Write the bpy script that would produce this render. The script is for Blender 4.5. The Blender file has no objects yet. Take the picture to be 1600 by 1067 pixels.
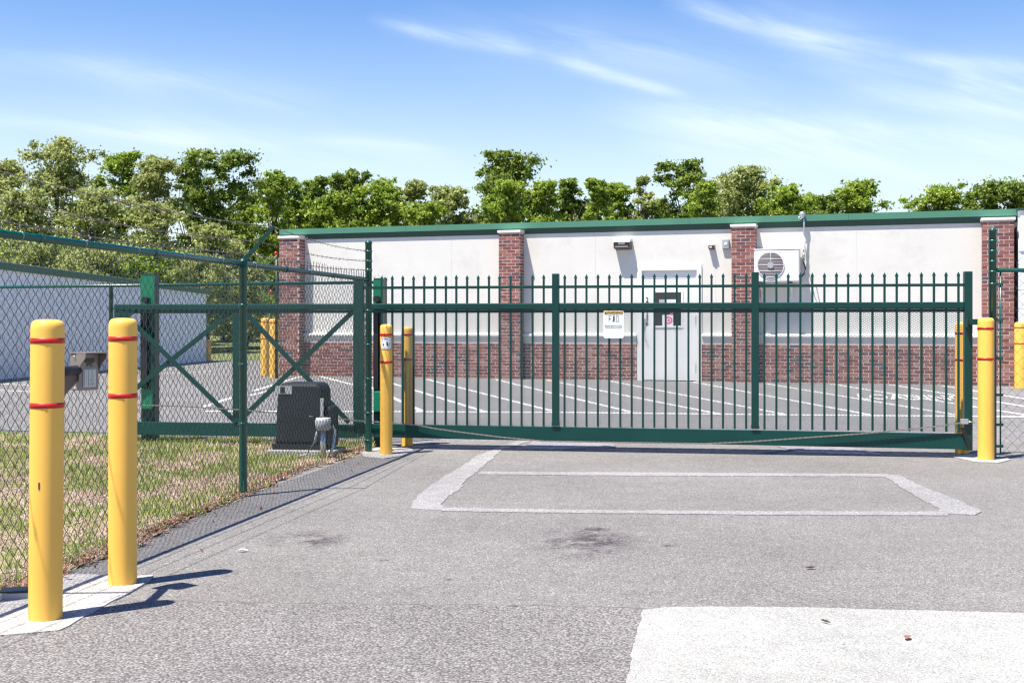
import bpy, math, random
import numpy as np
from mathutils import Vector, Matrix
sc = bpy.context.scene
COL = sc.collection
R = math.radians
random.seed(7)

# ------------------------------------------------------------------ camera
F, CX, HY, CH = 1860.0, 800.0, 508.0, 1.3      # focal length and horizon in photo pixels, eye height in metres
cam = bpy.data.cameras.new('camera'); cam_o = bpy.data.objects.new('camera', cam); COL.objects.link(cam_o)
cam_o.location = (0, 0, CH); cam_o.rotation_euler = (R(90), 0, 0)
cam.sensor_width = 36; cam.lens = F/1600*36; cam.shift_y = -(533.5-HY)/1600
cam.clip_start = .1; cam.clip_end = 3000
sc.camera = cam_o
sc.view_settings.view_transform = 'Standard'; sc.view_settings.look = 'None'
sc.view_settings.gamma = 1; sc.view_settings.use_curve_mapping = False
sc.view_settings.exposure = 1.15
sc.cycles.filter_width = 1.3

# ------------------------------------------------------------------ light
LD = Vector((.405, .31, -1.30)).normalized()     # direction sunlight travels
sun = bpy.data.lights.new('sun', 'SUN'); sun.energy = 4.6; sun.angle = R(.53); sun.color = (1, .95, .865)
sun_o = bpy.data.objects.new('sun', sun); COL.objects.link(sun_o)
sun_o.rotation_euler = LD.to_track_quat('-Z', 'Y').to_euler(); sun_o.location = (-5, -5, 30)
W = bpy.data.worlds.new('World'); sc.world = W; W.use_nodes = True
wn, wl = W.node_tree.nodes, W.node_tree.links
wn.clear()

def build_world():
    def N(t, **k):
        n = wn.new(t)
        for a, b in k.items(): setattr(n, a, b)
        return n
    def M(op, a, b=None, c=None, clamp=False):
        n = wn.new('ShaderNodeMath'); n.operation = op; n.use_clamp = clamp
        for i, v in enumerate((a, b, c)):
            if v is None: continue
            if isinstance(v, (int, float)): n.inputs[i].default_value = v
            else: wl.new(v, n.inputs[i])
        return n.outputs[0]
    sky = N('ShaderNodeTexSky', sky_type='NISHITA', sun_disc=False)
    sky.sun_elevation = math.asin(-LD.z)
    sky.sun_rotation = math.atan2(-LD.x, -LD.y)
    sky.air_density = 1.15; sky.dust_density = .55; sky.ozone_density = 2.2; sky.altitude = 10
    hs = N('ShaderNodeHueSaturation'); hs.inputs['Saturation'].default_value = 1.45
    hs.inputs['Hue'].default_value = .516; hs.inputs['Value'].default_value = .97
    wl.new(sky.outputs[0], hs.inputs['Color'])
    tc = N('ShaderNodeTexCoord')
    sep = N('ShaderNodeSeparateXYZ'); wl.new(tc.outputs['Generated'], sep.inputs[0])
    dx, dy, dz = sep.outputs
    den = M('MAXIMUM', M('ABSOLUTE', dy), .05)
    u = M('DIVIDE', dx, den); v = M('DIVIDE', dz, den)
    # cirrus: slanted wisps given by end points (as slopes on the sky) and width, streaked by stretched noise
    comb = N('ShaderNodeCombineXYZ')
    ca, sa = math.cos(R(-14)), math.sin(R(-14))
    al = M('ADD', M('MULTIPLY', u, ca), M('MULTIPLY', v, sa))
    ac = M('SUBTRACT', M('MULTIPLY', v, ca), M('MULTIPLY', u, sa))
    wl.new(M('MULTIPLY', al, 5.0), comb.inputs[0]); wl.new(M('MULTIPLY', ac, 34.0), comb.inputs[1])
    n1 = N('ShaderNodeTexNoise'); n1.inputs['Scale'].default_value = 1.0; n1.inputs['Detail'].default_value = 7
    n1.inputs['Roughness'].default_value = .62; n1.inputs['Distortion'].default_value = .5
    wl.new(comb.outputs[0], n1.inputs['Vector'])
    st = M('MULTIPLY', M('SUBTRACT', n1.outputs['Fac'], .36), 3.4, clamp=True)
    comb2 = N('ShaderNodeCombineXYZ')
    wl.new(M('MULTIPLY', al, 2.2), comb2.inputs[0]); wl.new(M('MULTIPLY', ac, 9.0), comb2.inputs[1])
    n2 = N('ShaderNodeTexNoise'); n2.inputs['Scale'].default_value = 1.0; n2.inputs['Detail'].default_value = 4
    wl.new(comb2.outputs[0], n2.inputs['Vector'])
    warp = M('MULTIPLY', M('SUBTRACT', n2.outputs['Fac'], .5), .05)
    tot = None
    def px(x, y): return ((x-CX)/F, (HY-y)/F)
    for (x0, y0, x1, y1, wpx, amp, soft) in [
            (570, 28, 870, 88, 10, .50, 0), (840, 85, 1090, 158, 7, .45, 0), (640, 20, 1180, 120, 26, .16, 0),
            (1030, -8, 1350, 88, 14, .48, 0), (1120, 0, 1430, 96, 34, .20, 0), (1400, 88, 1650, 118, 11, .50, 0),
            (1470, 124, 1650, 160, 17, .50, 0), (900, 170, 1700, 240, 22, .46, 1), (960, 205, 1700, 290, 36, .44, 1), (1180, 60, 1700, 180, 40, .20, 1), (1300, 140, 1700, 200, 12, .3, 1),
            (-90, 170, 460, 236, 13, .34, 1), (60, 195, 820, 272, 34, .22, 1), (-90, 88, 380, 130, 16, .17, 1),
            (60, 96, 540, 172, 24, .20, 1), (470, 214, 720, 242, 7, .16, 0), (800, 40, 1250, 130, 40, .12, 1)]:
        a = px(x0, y0); b = px(x1, y1)
        L = math.hypot(b[0]-a[0], b[1]-a[1]); ex, ey = (b[0]-a[0])/L, (b[1]-a[1])/L
        s = M('ADD', M('MULTIPLY', M('SUBTRACT', u, a[0]), ex/L), M('MULTIPLY', M('SUBTRACT', v, a[1]), ey/L))
        p = M('ADD', M('MULTIPLY', M('SUBTRACT', u, a[0]), -ey), M('MULTIPLY', M('SUBTRACT', v, a[1]), ex))
        p = M('ADD', p, M('MULTIPLY', warp, .5))
        q = M('DIVIDE', p, wpx/F)
        g = M('DIVIDE', 1, M('ADD', 1, M('MULTIPLY', M('MULTIPLY', q, q), M('ADD', .6, M('MULTIPLY', M('MULTIPLY', q, q), .5)))))
        e = M('MULTIPLY', M('MULTIPLY', s, 4, clamp=True), M('MULTIPLY', M('SUBTRACT', 1, s), 4, clamp=True))
        k = M('MULTIPLY', M('MULTIPLY', g, e), amp)
        tot = k if tot is None else M('ADD', tot, k)
    tot = M('MULTIPLY', tot, M('ADD', .26, M('MULTIPLY', st, .72)))
    gen = M('MULTIPLY', M('MULTIPLY', M('SUBTRACT', n2.outputs['Fac'], .52, clamp=True), st), .35)
    tot = M('ADD', tot, gen)
    up = M('GREATER_THAN', dz, 0)
    tot = M('MULTIPLY', M('MULTIPLY', tot, up), 1.0, clamp=True)
    # veil of thin high cloud thickening towards the horizon, all round
    el = M('MAXIMUM', dz, 0)
    ev = M('DIVIDE', el, .175)
    veil = M('MULTIPLY', M('POWER', 2.718, M('MULTIPLY', M('MULTIPLY', ev, ev), -1.0)), .90)
    m1 = N('ShaderNodeMixRGB'); m1.inputs['Color2'].default_value = (5.1, 5.8, 6.2, 1)
    wl.new(veil, m1.inputs['Fac']); wl.new(hs.outputs[0], m1.inputs['Color1'])
    m2 = N('ShaderNodeMixRGB'); m2.inputs['Color2'].default_value = (6.0, 6.6, 7.0, 1)
    wl.new(tot, m2.inputs['Fac']); wl.new(m1.outputs[0], m2.inputs['Color1'])
    bg = N('ShaderNodeBackground'); bg.inputs['Strength'].default_value = .084
    wl.new(m2.outputs[0], bg.inputs['Color'])
    out = N('ShaderNodeOutputWorld'); wl.new(bg.outputs[0], out.inputs[0])
build_world()

# ------------------------------------------------------------------ helpers
def gp(x, y, z=0.0):
    Y = F*(CH-z)/(y-HY); return ((x-CX)/F*Y, Y)
def zat(y, Y): return CH-(y-HY)*Y/F

def link(o, parent=None):
    COL.objects.link(o)
    if parent is not None: o.parent = parent
    return o
def tag(o, label=None, cat=None, group=None, kind=None):
    if label: o['label'] = label
    if cat: o['category'] = cat
    if group: o['group'] = group
    if kind: o['kind'] = kind
    return o
def thing(name, label, cat, loc=(0, 0, 0), rz=0, group=None):
    o = bpy.data.objects.new(name, None); link(o); o.location = loc; o.rotation_euler = (0, 0, rz)
    o.empty_display_size = .2
    return tag(o, label, cat, group)
def copy_tree(o, parent=None):
    c = o.copy(); link(c)
    c.parent = parent
    for ch in [x for x in bpy.data.objects if x.parent == o]: copy_tree(ch, c)
    return c

class MB:
    def __init__(s): s.v = []; s.f = []; s.sm = []; s.mi = []
    def add(s, vs, fs, smooth=False, mi=0):
        n = len(s.v); s.v += [tuple(p) for p in vs]
        s.f += [tuple(i+n for i in f) for f in fs]; s.sm += [smooth]*len(fs); s.mi += [mi]*len(fs)
        return s
    def box(s, x0, x1, y0, y1, z0, z1, M=None, mi=0):
        vs = [(x, y, z) for z in (z0, z1) for y in (y0, y1) for x in (x0, x1)]
        if M is not None: vs = [M @ Vector(p) for p in vs]
        return s.add(vs, [(0, 2, 3, 1), (4, 5, 7, 6), (0, 1, 5, 4), (1, 3, 7, 5), (3, 2, 6, 7), (2, 0, 4, 6)], mi=mi)
    def hexa(s, vs, mi=0):      # 8 points ordered like box
        return s.add(vs, [(0, 2, 3, 1), (4, 5, 7, 6), (0, 1, 5, 4), (1, 3, 7, 5), (3, 2, 6, 7), (2, 0, 4, 6)], mi=mi)
    def tube(s, pts, r, n=8, cap=True, mi=0, smooth=True):
        pts = [Vector(p) for p in pts]; rs = r if isinstance(r, (list, tuple)) else [r]*len(pts)
        vs = []; fs = []
        for i, p in enumerate(pts):
            d = (pts[min(i+1, len(pts)-1)]-pts[max(i-1, 0)])
            if d.length < 1e-9: d = Vector((0, 0, 1))
            d.normalize()
            a = Vector((0, 0, 1)) if abs(d.z) < .9 else Vector((1, 0, 0))
            x = d.cross(a).normalized(); y = d.cross(x)
            for k in range(n):
                t = 2*math.pi*k/n; vs.append(p+x*rs[i]*math.cos(t)+y*rs[i]*math.sin(t))
        for i in range(len(pts)-1):
            for k in range(n):
                a = i*n+k; b = i*n+(k+1) % n; fs.append((a, b, b+n, a+n))
        s.add(vs, fs, smooth, mi)
        if cap:
            m = len(s.v)-len(vs)
            s.f.append(tuple(m+k for k in range(n))[::-1]); s.sm.append(False); s.mi.append(mi)
            s.f.append(tuple(m+(len(pts)-1)*n+k for k in range(n))); s.sm.append(False); s.mi.append(mi)
        return s
    def lathe(s, prof, n=24, c=(0, 0), mi=0, smooth=True):
        vs = []; fs = []
        for r, z in prof:
            for k in range(n):
                t = 2*math.pi*k/n; vs.append((c[0]+r*math.cos(t), c[1]+r*math.sin(t), z))
        for i in range(len(prof)-1):
            for k in range(n):
                a = i*n+k; b = i*n+(k+1) % n; fs.append((a, b, b+n, a+n))
        return s.add(vs, fs, smooth, mi)
    def prism(s, poly, z0, z1, mi=0):          # poly in xy
        n = len(poly); vs = [(x, y, z0) for x, y in poly]+[(x, y, z1) for x, y in poly]
        fs = [tuple(range(n))[::-1], tuple(range(n, 2*n))]+[(i, (i+1) % n, (i+1) % n+n, i+n) for i in range(n)]
        return s.add(vs, fs, mi=mi)
    def prism_xz(s, poly, y0, y1, mi=0):
        n = len(poly); vs = [(x, y0, z) for x, z in poly]+[(x, y1, z) for x, z in poly]
        fs = [tuple(range(n)), tuple(range(n, 2*n))[::-1]]+[(i, i+n, (i+1) % n+n, (i+1) % n) for i in range(n)]
        return s.add(vs, fs, mi=mi)
    def mesh(s, name, mats):
        me = bpy.data.meshes.new(name); me.from_pydata(s.v, [], s.f)
        for m in (mats if isinstance(mats, (list, tuple)) else [mats]): me.materials.append(m)
        me.polygons.foreach_set('use_smooth', s.sm); me.polygons.foreach_set('material_index', s.mi)
        me.update(); return me
    def obj(s, name, mats, parent=None, bevel=0):
        o = link(bpy.data.objects.new(name, s.mesh(name, mats)), parent)
        if bevel:
            b = o.modifiers.new('bevel', 'BEVEL'); b.width = bevel; b.segments = 2; b.limit_method = 'ANGLE'
        return o
def np_obj(name, V, Fc, mat, parent=None, smooth=False, k=4, midx=None):
    me = bpy.data.meshes.new(name); V = np.ascontiguousarray(V, dtype=np.float32); Fc = np.ascontiguousarray(Fc, dtype=np.int32)
    me.vertices.add(len(V)); me.vertices.foreach_set('co', V.ravel())
    me.loops.add(Fc.size); me.loops.foreach_set('vertex_index', Fc.ravel())
    me.polygons.add(len(Fc)); me.polygons.foreach_set('loop_start', np.arange(len(Fc), dtype=np.int32)*k)
    me.polygons.foreach_set('use_smooth', np.full(len(Fc), smooth))
    for m in (mat if isinstance(mat, (list, tuple)) else [mat]): me.materials.append(m)
    if midx is not None: me.polygons.foreach_set('material_index', np.asarray(midx, dtype=np.int32))
    me.update(calc_edges=True); me.validate()
    return link(bpy.data.objects.new(name, me), parent)
def wires(P, r, plane='uv'):        # P (n, m, 3): n polylines of m points -> 3-sided wires
    n, m, _ = P.shape
    t = np.array([0, 2.094, 4.189])
    off = np.zeros((3, 3))
    if plane == 'uv': off[:, 0] = np.cos(t)*r; off[:, 1] = np.sin(t)*r
    else: off[:, 1] = np.cos(t)*r; off[:, 2] = np.sin(t)*r
    V = (P[:, :, None, :]+off[None, None]).reshape(-1, 3)
    i = np.arange(n)[:, None, None]*m*3; j = np.arange(m-1)[None, :, None]*3; k = np.arange(3)[None, None, :]
    a = i+j+k; b = i+j+(k+1) % 3
    return V, np.stack([a, b, b+3, a+3], -1).reshape(-1, 4)

def mat(name, col, rough=.6, metal=0, var=0, vscale=8, bump=0, bscale=60, spec=.5, coat=0, dirt=None):
    m = bpy.data.materials.new(name); m.use_nodes = True; nt = m.node_tree; b = nt.nodes['Principled BSDF']
    b.inputs['Base Color'].default_value = (*col, 1); b.inputs['Roughness'].default_value = rough
    b.inputs['Metallic'].default_value = metal; b.inputs['Specular IOR Level'].default_value = spec
    b.inputs['Coat Weight'].default_value = coat
    tc = nt.nodes.new('ShaderNodeTexCoord')
    if var:
        n = nt.nodes.new('ShaderNodeTexNoise'); n.inputs['Scale'].default_value = vscale; n.inputs['Detail'].default_value = 6
        nt.links.new(tc.outputs['Object'], n.inputs['Vector'])
        r = nt.nodes.new('ShaderNodeValToRGB')
        r.color_ramp.elements[0].position = .3; r.color_ramp.elements[1].position = .7
        r.color_ramp.elements[0].color = tuple(c*(1-var) for c in col)+(1,)
        r.color_ramp.elements[1].color = tuple(min(1, c*(1+var*.6)) for c in col)+(1,)
        nt.links.new(n.outputs['Fac'], r.inputs['Fac']); src = r.outputs[0]
        if dirt:
            n3 = nt.nodes.new('ShaderNodeTexNoise'); n3.inputs['Scale'].default_value = dirt[1]; n3.inputs['Detail'].default_value = 8
            n3.inputs['Roughness'].default_value = .7
            nt.links.new(tc.outputs['Object'], n3.inputs['Vector'])
            r3 = nt.nodes.new('ShaderNodeValToRGB'); r3.color_ramp.elements[0].position = dirt[2]; r3.color_ramp.elements[1].position = dirt[2]+.14
            nt.links.new(n3.outputs['Fac'], r3.inputs['Fac'])
            mm = nt.nodes.new('ShaderNodeMixRGB'); mm.inputs['Color2'].default_value = (*dirt[0], 1)
            k = nt.nodes.new('ShaderNodeMath'); k.operation = 'MULTIPLY'; k.inputs[1].default_value = dirt[3]
            nt.links.new(r3.outputs[0], k.inputs[0])
            nt.links.new(k.outputs[0], mm.inputs['Fac']); nt.links.new(src, mm.inputs['Color1']); src = mm.outputs[0]
        nt.links.new(src, b.inputs['Base Color'])
    if bump:
        n2 = nt.nodes.new('ShaderNodeTexNoise'); n2.inputs['Scale'].default_value = bscale; n2.inputs['Detail'].default_value = 5
        nt.links.new(tc.outputs['Object'], n2.inputs['Vector'])
        bp = nt.nodes.new('ShaderNodeBump'); bp.inputs['Strength'].default_value = bump; bp.inputs['Distance'].default_value = .01
        nt.links.new(n2.outputs['Fac'], bp.inputs['Height']); nt.links.new(bp.outputs[0], b.inputs['Normal'])
    return m

def leaf_mat(name, cols, trans=.35, rough=.55):
    m = bpy.data.materials.new(name); m.use_nodes = True; nt = m.node_tree; nt.nodes.clear()
    N = nt.nodes.new; L = nt.links.new
    g = N('ShaderNodeNewGeometry'); tc = N('ShaderNodeTexCoord')
    n = N('ShaderNodeTexNoise'); n.inputs['Scale'].default_value = .45; n.inputs['Detail'].default_value = 3
    L(tc.outputs['Object'], n.inputs['Vector'])
    a = N('ShaderNodeMath'); a.operation = 'MULTIPLY'; a.inputs[1].default_value = .55; L(g.outputs['Random Per Island'], a.inputs[0])
    a2 = N('ShaderNodeMath'); a2.operation = 'MULTIPLY_ADD'; a2.inputs[1].default_value = .9; a2.inputs[2].default_value = -.22
    L(n.outputs['Fac'], a2.inputs[0])
    s = N('ShaderNodeMath'); s.operation = 'ADD'; L(a.outputs[0], s.inputs[0]); L(a2.outputs[0], s.inputs[1])
    r = N('ShaderNodeValToRGB')
    el = r.color_ramp.elements
    for i, c in enumerate(cols):
        e = el[i] if i < 2 else el.new(.5)
        e.color = (*c, 1)
    for i, e in enumerate(sorted(el, key=lambda q: q.position)): pass
    ps = np.linspace(.1, .9, len(cols))
    while len(el) > 1: el.remove(el[0])
    el[0].position = ps[0]; el[0].color = (*cols[0], 1)
    for i in range(1, len(cols)):
        e = el.new(ps[i]); e.color = (*cols[i], 1)
    L(s.outputs[0], r.inputs['Fac'])
    d = N('ShaderNodeBsdfPrincipled'); d.inputs['Roughness'].default_value = rough; d.inputs['Specular IOR Level'].default_value = .35
    t = N('ShaderNodeBsdfTranslucent'); L(r.outputs[0], d.inputs['Base Color']); L(r.outputs[0], t.inputs['Color'])
    mx = N('ShaderNodeMixShader'); mx.inputs[0].default_value = trans; L(d.outputs[0], mx.inputs[1]); L(t.outputs[0], mx.inputs[2])
    o = N('ShaderNodeOutputMaterial'); L(mx.outputs[0], o.inputs[0])
    return m

GREEN = mat('green_paint', (.002, .043, .035), .36, var=.12, vscale=5, spec=.4)
GREEN_BEAM = mat('green_beam_paint', (.002, .050, .041), .42, var=.15, vscale=3, dirt=((.12, .22, .2), 7, .62, .35), spec=.35)
VINYL = mat('green_vinyl', (.003, .075, .055), .25, spec=.6)
LINKV = mat('chain_link_vinyl', (.016, .05, .04), .24, spec=.8, coat=.4)
MESHM = mat('expanded_metal', (.11, .15, .145), .45, metal=.2)
YEL = mat('yellow_plastic', (.93, .52, .09), .42, var=.05, vscale=3, dirt=((.35, .2, .05), 25, .71, .5), spec=.35)
RED = mat('red_tape', (.52, .012, .01), .4)
WHITE = mat('white_paint', (.75, .745, .71), .55, var=.04, vscale=4)
STUC = mat('white_stucco', (.655, .63, .575), .9, var=.035, vscale=1.2, bump=.25, bscale=40, dirt=((.46, .44, .40), 1.3, .52, .3))
MORTAR = mat('mortar', (.60, .50, .46), .95, var=.1, vscale=30)
BRK = [mat('brick_red', (.25, .085, .062), .88, var=.25, vscale=40, bump=.3), mat('brick_orange', (.31, .125, .09), .88, var=.25, vscale=40, bump=.3),
       mat('brick_dark', (.15, .06, .055), .88, var=.3, vscale=40, bump=.3), mat('brick_maroon', (.19, .062, .052), .88, var=.25, vscale=40, bump=.3),
       mat('brick_pink', (.34, .18, .145), .88, var=.25, vscale=40, bump=.3), mat('brick_charcoal', (.09, .07, .08), .85, var=.3, vscale=40, bump=.3)]
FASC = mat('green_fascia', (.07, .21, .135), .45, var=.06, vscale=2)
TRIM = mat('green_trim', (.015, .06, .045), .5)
ROOF = mat('roof_metal', (.5, .52, .5), .4, metal=.4)
SIDING = mat('pale_siding', (.80, .81, .81), .55, var=.04, vscale=2)
SIDING_W = mat('white_block_wall', (.72, .74, .76), .7, var=.05, vscale=3)
BLACK = mat('black_metal', (.012, .012, .015), .4)
NAVY = mat('dark_plastic', (.009, .009, .016), .5, var=.2, vscale=4)
GALV = mat('galvanised', (.55, .56, .56), .38, metal=.7, var=.15, vscale=20)
TAUPE = mat('taupe_enamel', (.26, .22, .20), .38, metal=.25, var=.05, vscale=20)
TAUPE_L = mat('keypad_plate', (.50, .48, .50), .4, metal=.2)
GLASS = mat('dark_glass', (.012, .01, .015), .06, spec=.8)
SCREEN = mat('screen', (.02, .03, .02), .2)
INK = mat('black_print', (.01, .01, .01), .6)
PRINTGREY = mat('grey_print', (.3, .3, .3), .6)
SIGNW = mat('sign_white', (.80, .81, .78), .45)
SIGNY = mat('sign_yellow', (.75, .52, .10), .5)
PINK = mat('pink_print', (.75, .10, .18), .5)
PAPER = mat('paper', (.75, .75, .78), .7)
RUST = mat('rusty_chain', (.30, .25, .22), .55, metal=.5, var=.3, vscale=60)
BRONZE = mat('bronze_fixture', (.09, .055, .05), .45)
LENS = mat('lamp_lens', (.55, .52, .45), .15)
GREYP = mat('grey_plastic', (.35, .36, .37), .5)
FAN = mat('fan_grille', (.17, .14, .15), .5)
BARK = mat('bark', (.13, .085, .075), .95, var=.35, vscale=6, bump=.5, bscale=12)
WIRE = mat('barbed_steel', (.22, .17, .16), .5, metal=.4)

# ------------------------------------------------------------------ ground materials
def ground_mat(name, base, speck_lo, speck_hi, sc1, coarse=False, stains=(), tint=None, bumpd=.004, pits=.0):
    m = bpy.data.materials.new(name); m.use_nodes = True; nt = m.node_tree; b = nt.nodes['Principled BSDF']
    N = nt.nodes.new; L = nt.links.new
    g = N('ShaderNodeNewGeometry')
    def noise(s, d=4, r=.5):
        n = N('ShaderNodeTexNoise'); n.inputs['Scale'].default_value = s; n.inputs['Detail'].default_value = d; n.inputs['Roughness'].default_value = r
        L(g.outputs['Position'], n.inputs['Vector']); return n.outputs['Fac']
    def ramp(x, a, ca, bb, cb):
        r = N('ShaderNodeValToRGB'); r.color_ramp.elements[0].position = a; r.color_ramp.elements[0].color = (*ca, 1)
        r.color_ramp.elements[1].position = bb; r.color_ramp.elements[1].color = (*cb, 1); L(x, r.inputs['Fac']); return r.outputs[0]
    def mix(f, a, c, mode='MIX'):
        x = N('ShaderNodeMixRGB'); x.blend_type = mode
        for i, v in ((0, f), (1, a), (2, c)):
            if isinstance(v, (int, float)): x.inputs[i].default_value = v
            elif isinstance(v, tuple): x.inputs[i].default_value = (*v, 1)
            else: L(v, x.inputs[i])
        return x.outputs[0]
    vo = N('ShaderNodeTexVoronoi'); vo.inputs['Scale'].default_value = sc1; L(g.outputs['Position'], vo.inputs['Vector'])
    sepc = N('ShaderNodeSeparateColor'); L(vo.outputs['Color'], sepc.inputs[0])
    agg = ramp(sepc.outputs[0], 0, speck_lo, 1, speck_hi)
    agg = mix(.55, agg, base)
    # a scatter of pale and dark stones
    pale = ramp(sepc.outputs[1], .90, (0, 0, 0), .93, (1, 1, 1)); dark = ramp(sepc.outputs[2], .86, (0, 0, 0), .9, (1, 1, 1))
    agg = mix(pale, agg, tuple(min(.75, c*1.9) for c in base)); agg = mix(dark, agg, tuple(c*.45 for c in base))
    gap = ramp(vo.outputs['Distance'], .42, (0, 0, 0), .75, (1, 1, 1))
    agg = mix(gap, agg, tuple(c*(.55 if coarse else .75) for c in base))
    big = ramp(noise(.55, 5, .6), .3, (.83, .83, .83), .7, (1.10, 1.10, 1.10))
    c = mix(1, agg, big, 'MULTIPLY')
    mid = ramp(noise(7, 6, .65), .35, (.9, .9, .9), .7, (1.06, 1.06, 1.06))
    c = mix(1, c, mid, 'MULTIPLY')
    sp = N('ShaderNodeSeparateXYZ'); L(g.outputs['Position'], sp.inputs[0])
    def mth(op, a, bb=None, cl=False):
        n = N('ShaderNodeMath'); n.operation = op; n.use_clamp = cl
        for i, v in enumerate((a, bb)):
            if v is None: continue
            if isinstance(v, (int, float)): n.inputs[i].default_value = v
            else: L(v, n.inputs[i])
        return n.outputs[0]
    if stains:
        nz = mth('MULTIPLY', mth('SUBTRACT', noise(26, 8, .78), .48), 9, True)
        nz2 = mth('MULTIPLY', mth('SUBTRACT', noise(5, 3, .6), .38), 6, True)
        for (x, y, rx, ry, amt, col) in stains:
            qx = mth('DIVIDE', mth('SUBTRACT', sp.outputs[0], x), rx); qy = mth('DIVIDE', mth('SUBTRACT', sp.outputs[1], y), ry)
            d = mth('ADD', mth('MULTIPLY', qx, qx), mth('MULTIPLY', qy, qy))
            fo = mth('SUBTRACT', 1, d, True); fo = mth('MULTIPLY', fo, fo)
            k = mth('MULTIPLY', mth('MULTIPLY', fo, mth('MULTIPLY', mth('ADD', mth('MULTIPLY', nz, .75), .25), nz2)), amt, True)
            c = mix(k, c, col)
    L(c, b.inputs['Base Color']); b.inputs['Roughness'].default_value = .92; b.inputs['Specular IOR Level'].default_value = .3
    bp = N('ShaderNodeBump'); bp.inputs['Strength'].default_value = .55; bp.inputs['Distance'].default_value = bumpd
    L(vo.outputs['Distance'], bp.inputs['Height']); bp.invert = True
    L(bp.outputs[0], b.inputs['Normal'])
    return m
def S(x, y, rx, ry, amt, col=(.045, .035, .04)):
    X, Y = gp(x, y); return (X, Y, rx, ry, amt, col)
ASPH = ground_mat('asphalt', (.202, .189, .174), (.10, .095, .09), (.34, .325, .31), 125, stains=[
    S(915, 846, .46, .75, 1.3), S(932, 827, .13, .12, 2.2), S(932, 843, .20, .34, 2.4), S(888, 848, .14, .2, 1.5), S(480, 842, .36, .45, 1.3), S(500, 846, .12, .2, 1.2), S(1045, 852, .07, .06, 1.6),
    S(700, 905, .05, .05, 1.3), S(1130, 870, .07, .05, .9), S(760, 780, .06, .08, .9), S(1350, 838, .08, .06, .7), S(600, 875, .05, .04, 1.2), S(880, 855, .4, .4, .35), S(1005, 815, .3, .3, .25)])
ASPH_C = ground_mat('coarse_asphalt', (.184, .17, .158), (.075, .068, .065), (.44, .42, .40), 98, coarse=True, bumpd=.007,
                    stains=[S(910, 1035, .25, .12, .5), S(400, 1050, .3, .1, .35)])
LOTM = ground_mat('lot_asphalt', (.20, .19, .178), (.13, .12, .125), (.32, .30, .30), 60)
CONC = ground_mat('light_concrete', (.365, .36, .33), (.29, .285, .26), (.44, .43, .40), 140)
PADM = ground_mat('pad_concrete', (.42, .40, .37), (.34, .32, .30), (.5, .48, .45), 130)
SEAL = ground_mat('loop_sealant', (.285, .275, .268), (.23, .22, .215), (.34, .33, .32), 110)
GATE_GREY = ground_mat('gate_patch_grey', (.26, .25, .26), (.2, .19, .2), (.33, .31, .32), 90)
CRACK = mat('crack_fill', (.07, .055, .06), .95)
LINEM = mat('road_paint', (.62, .61, .57), .8, var=.2, vscale=3, dirt=((.3, .28, .28), 8, .56, .6))
TURF = ground_mat('turf_soil', (.26, .22, .14), (.16, .16, .07), (.36, .30, .22), 40, stains=[])
FIELD = ground_mat('field_grass', (.15, .17, .06), (.10, .13, .04), (.24, .24, .10), 6)

# ------------------------------------------------------------------ ground, road, pads
def sheet(name, poly, z, m, label=None, t=0, cat=None):
    b = MB()
    t = t or (z+.02 if ('pad' in name or 'slab' in name or 'sealant' in name or 'coarse' in name) else 0)
    if t: b.prism(poly, z-t, z)
    else: b.add([(x, y, z) for x, y in poly], [tuple(range(len(poly)))])
    o = b.obj(name, m)
    return tag(o, label, None, None, 'structure')
def rough(pts, amp, step, seed=1, closed=True):
    rg = random.Random(seed); out = []
    n = len(pts)
    for i in range(n if closed else n-1):
        a = Vector(pts[i]).to_2d(); b = Vector(pts[(i+1) % n]).to_2d(); L = (b-a).length; k = max(1, int(L/step))
        nr = Vector((-(b-a).y, (b-a).x))/max(L, 1e-6)
        for j in range(k):
            p = a+(b-a)*j/k+nr*(rg.uniform(-amp, amp) if j else 0); out.append((p.x, p.y))
    if not closed: out.append(tuple(pts[-1]))
    return out

# terrain grid: flat near, a low grassy rise beyond the lot
def terrain():
    xs = np.concatenate([np.linspace(-900, -90, 10), np.linspace(-80, 80, 33), np.linspace(90, 900, 10)])
    ys = np.concatenate([np.linspace(-300, -20, 6), np.linspace(0, 130, 53), np.linspace(150, 1500, 12)])
    X, Y = np.meshgrid(xs, ys)
    t = np.clip((Y-44)/30, 0, 1); Z = -.03+.9*t*t*(3-2*t)
    V = np.stack([X, Y, Z], -1).reshape(-1, 3); w = len(xs)
    i, j = np.meshgrid(np.arange(len(ys)-1), np.arange(w-1), indexing='ij'); a = (i*w+j).ravel()
    Fc = np.stack([a, a+1, a+w+1, a+w], -1)
    tag(np_obj('ground', V, Fc, FIELD, smooth=True), 'grassy ground reaching out to the tree line', kind='structure')
terrain()
edge_px = [(-60, 962), (0, 938), (40, 922), (97, 896), (170, 871), (212, 852), (300, 809), (386, 774), (480, 733), (556, 711), (590, 696)]
EDGE = [gp(x, y) for x, y in edge_px]
FD = Vector((-.184, -1)).normalized()
C0 = Vector((-1.47, 12.2))
def backY(X): return 13.2+.22*(-1.75-X)
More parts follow.
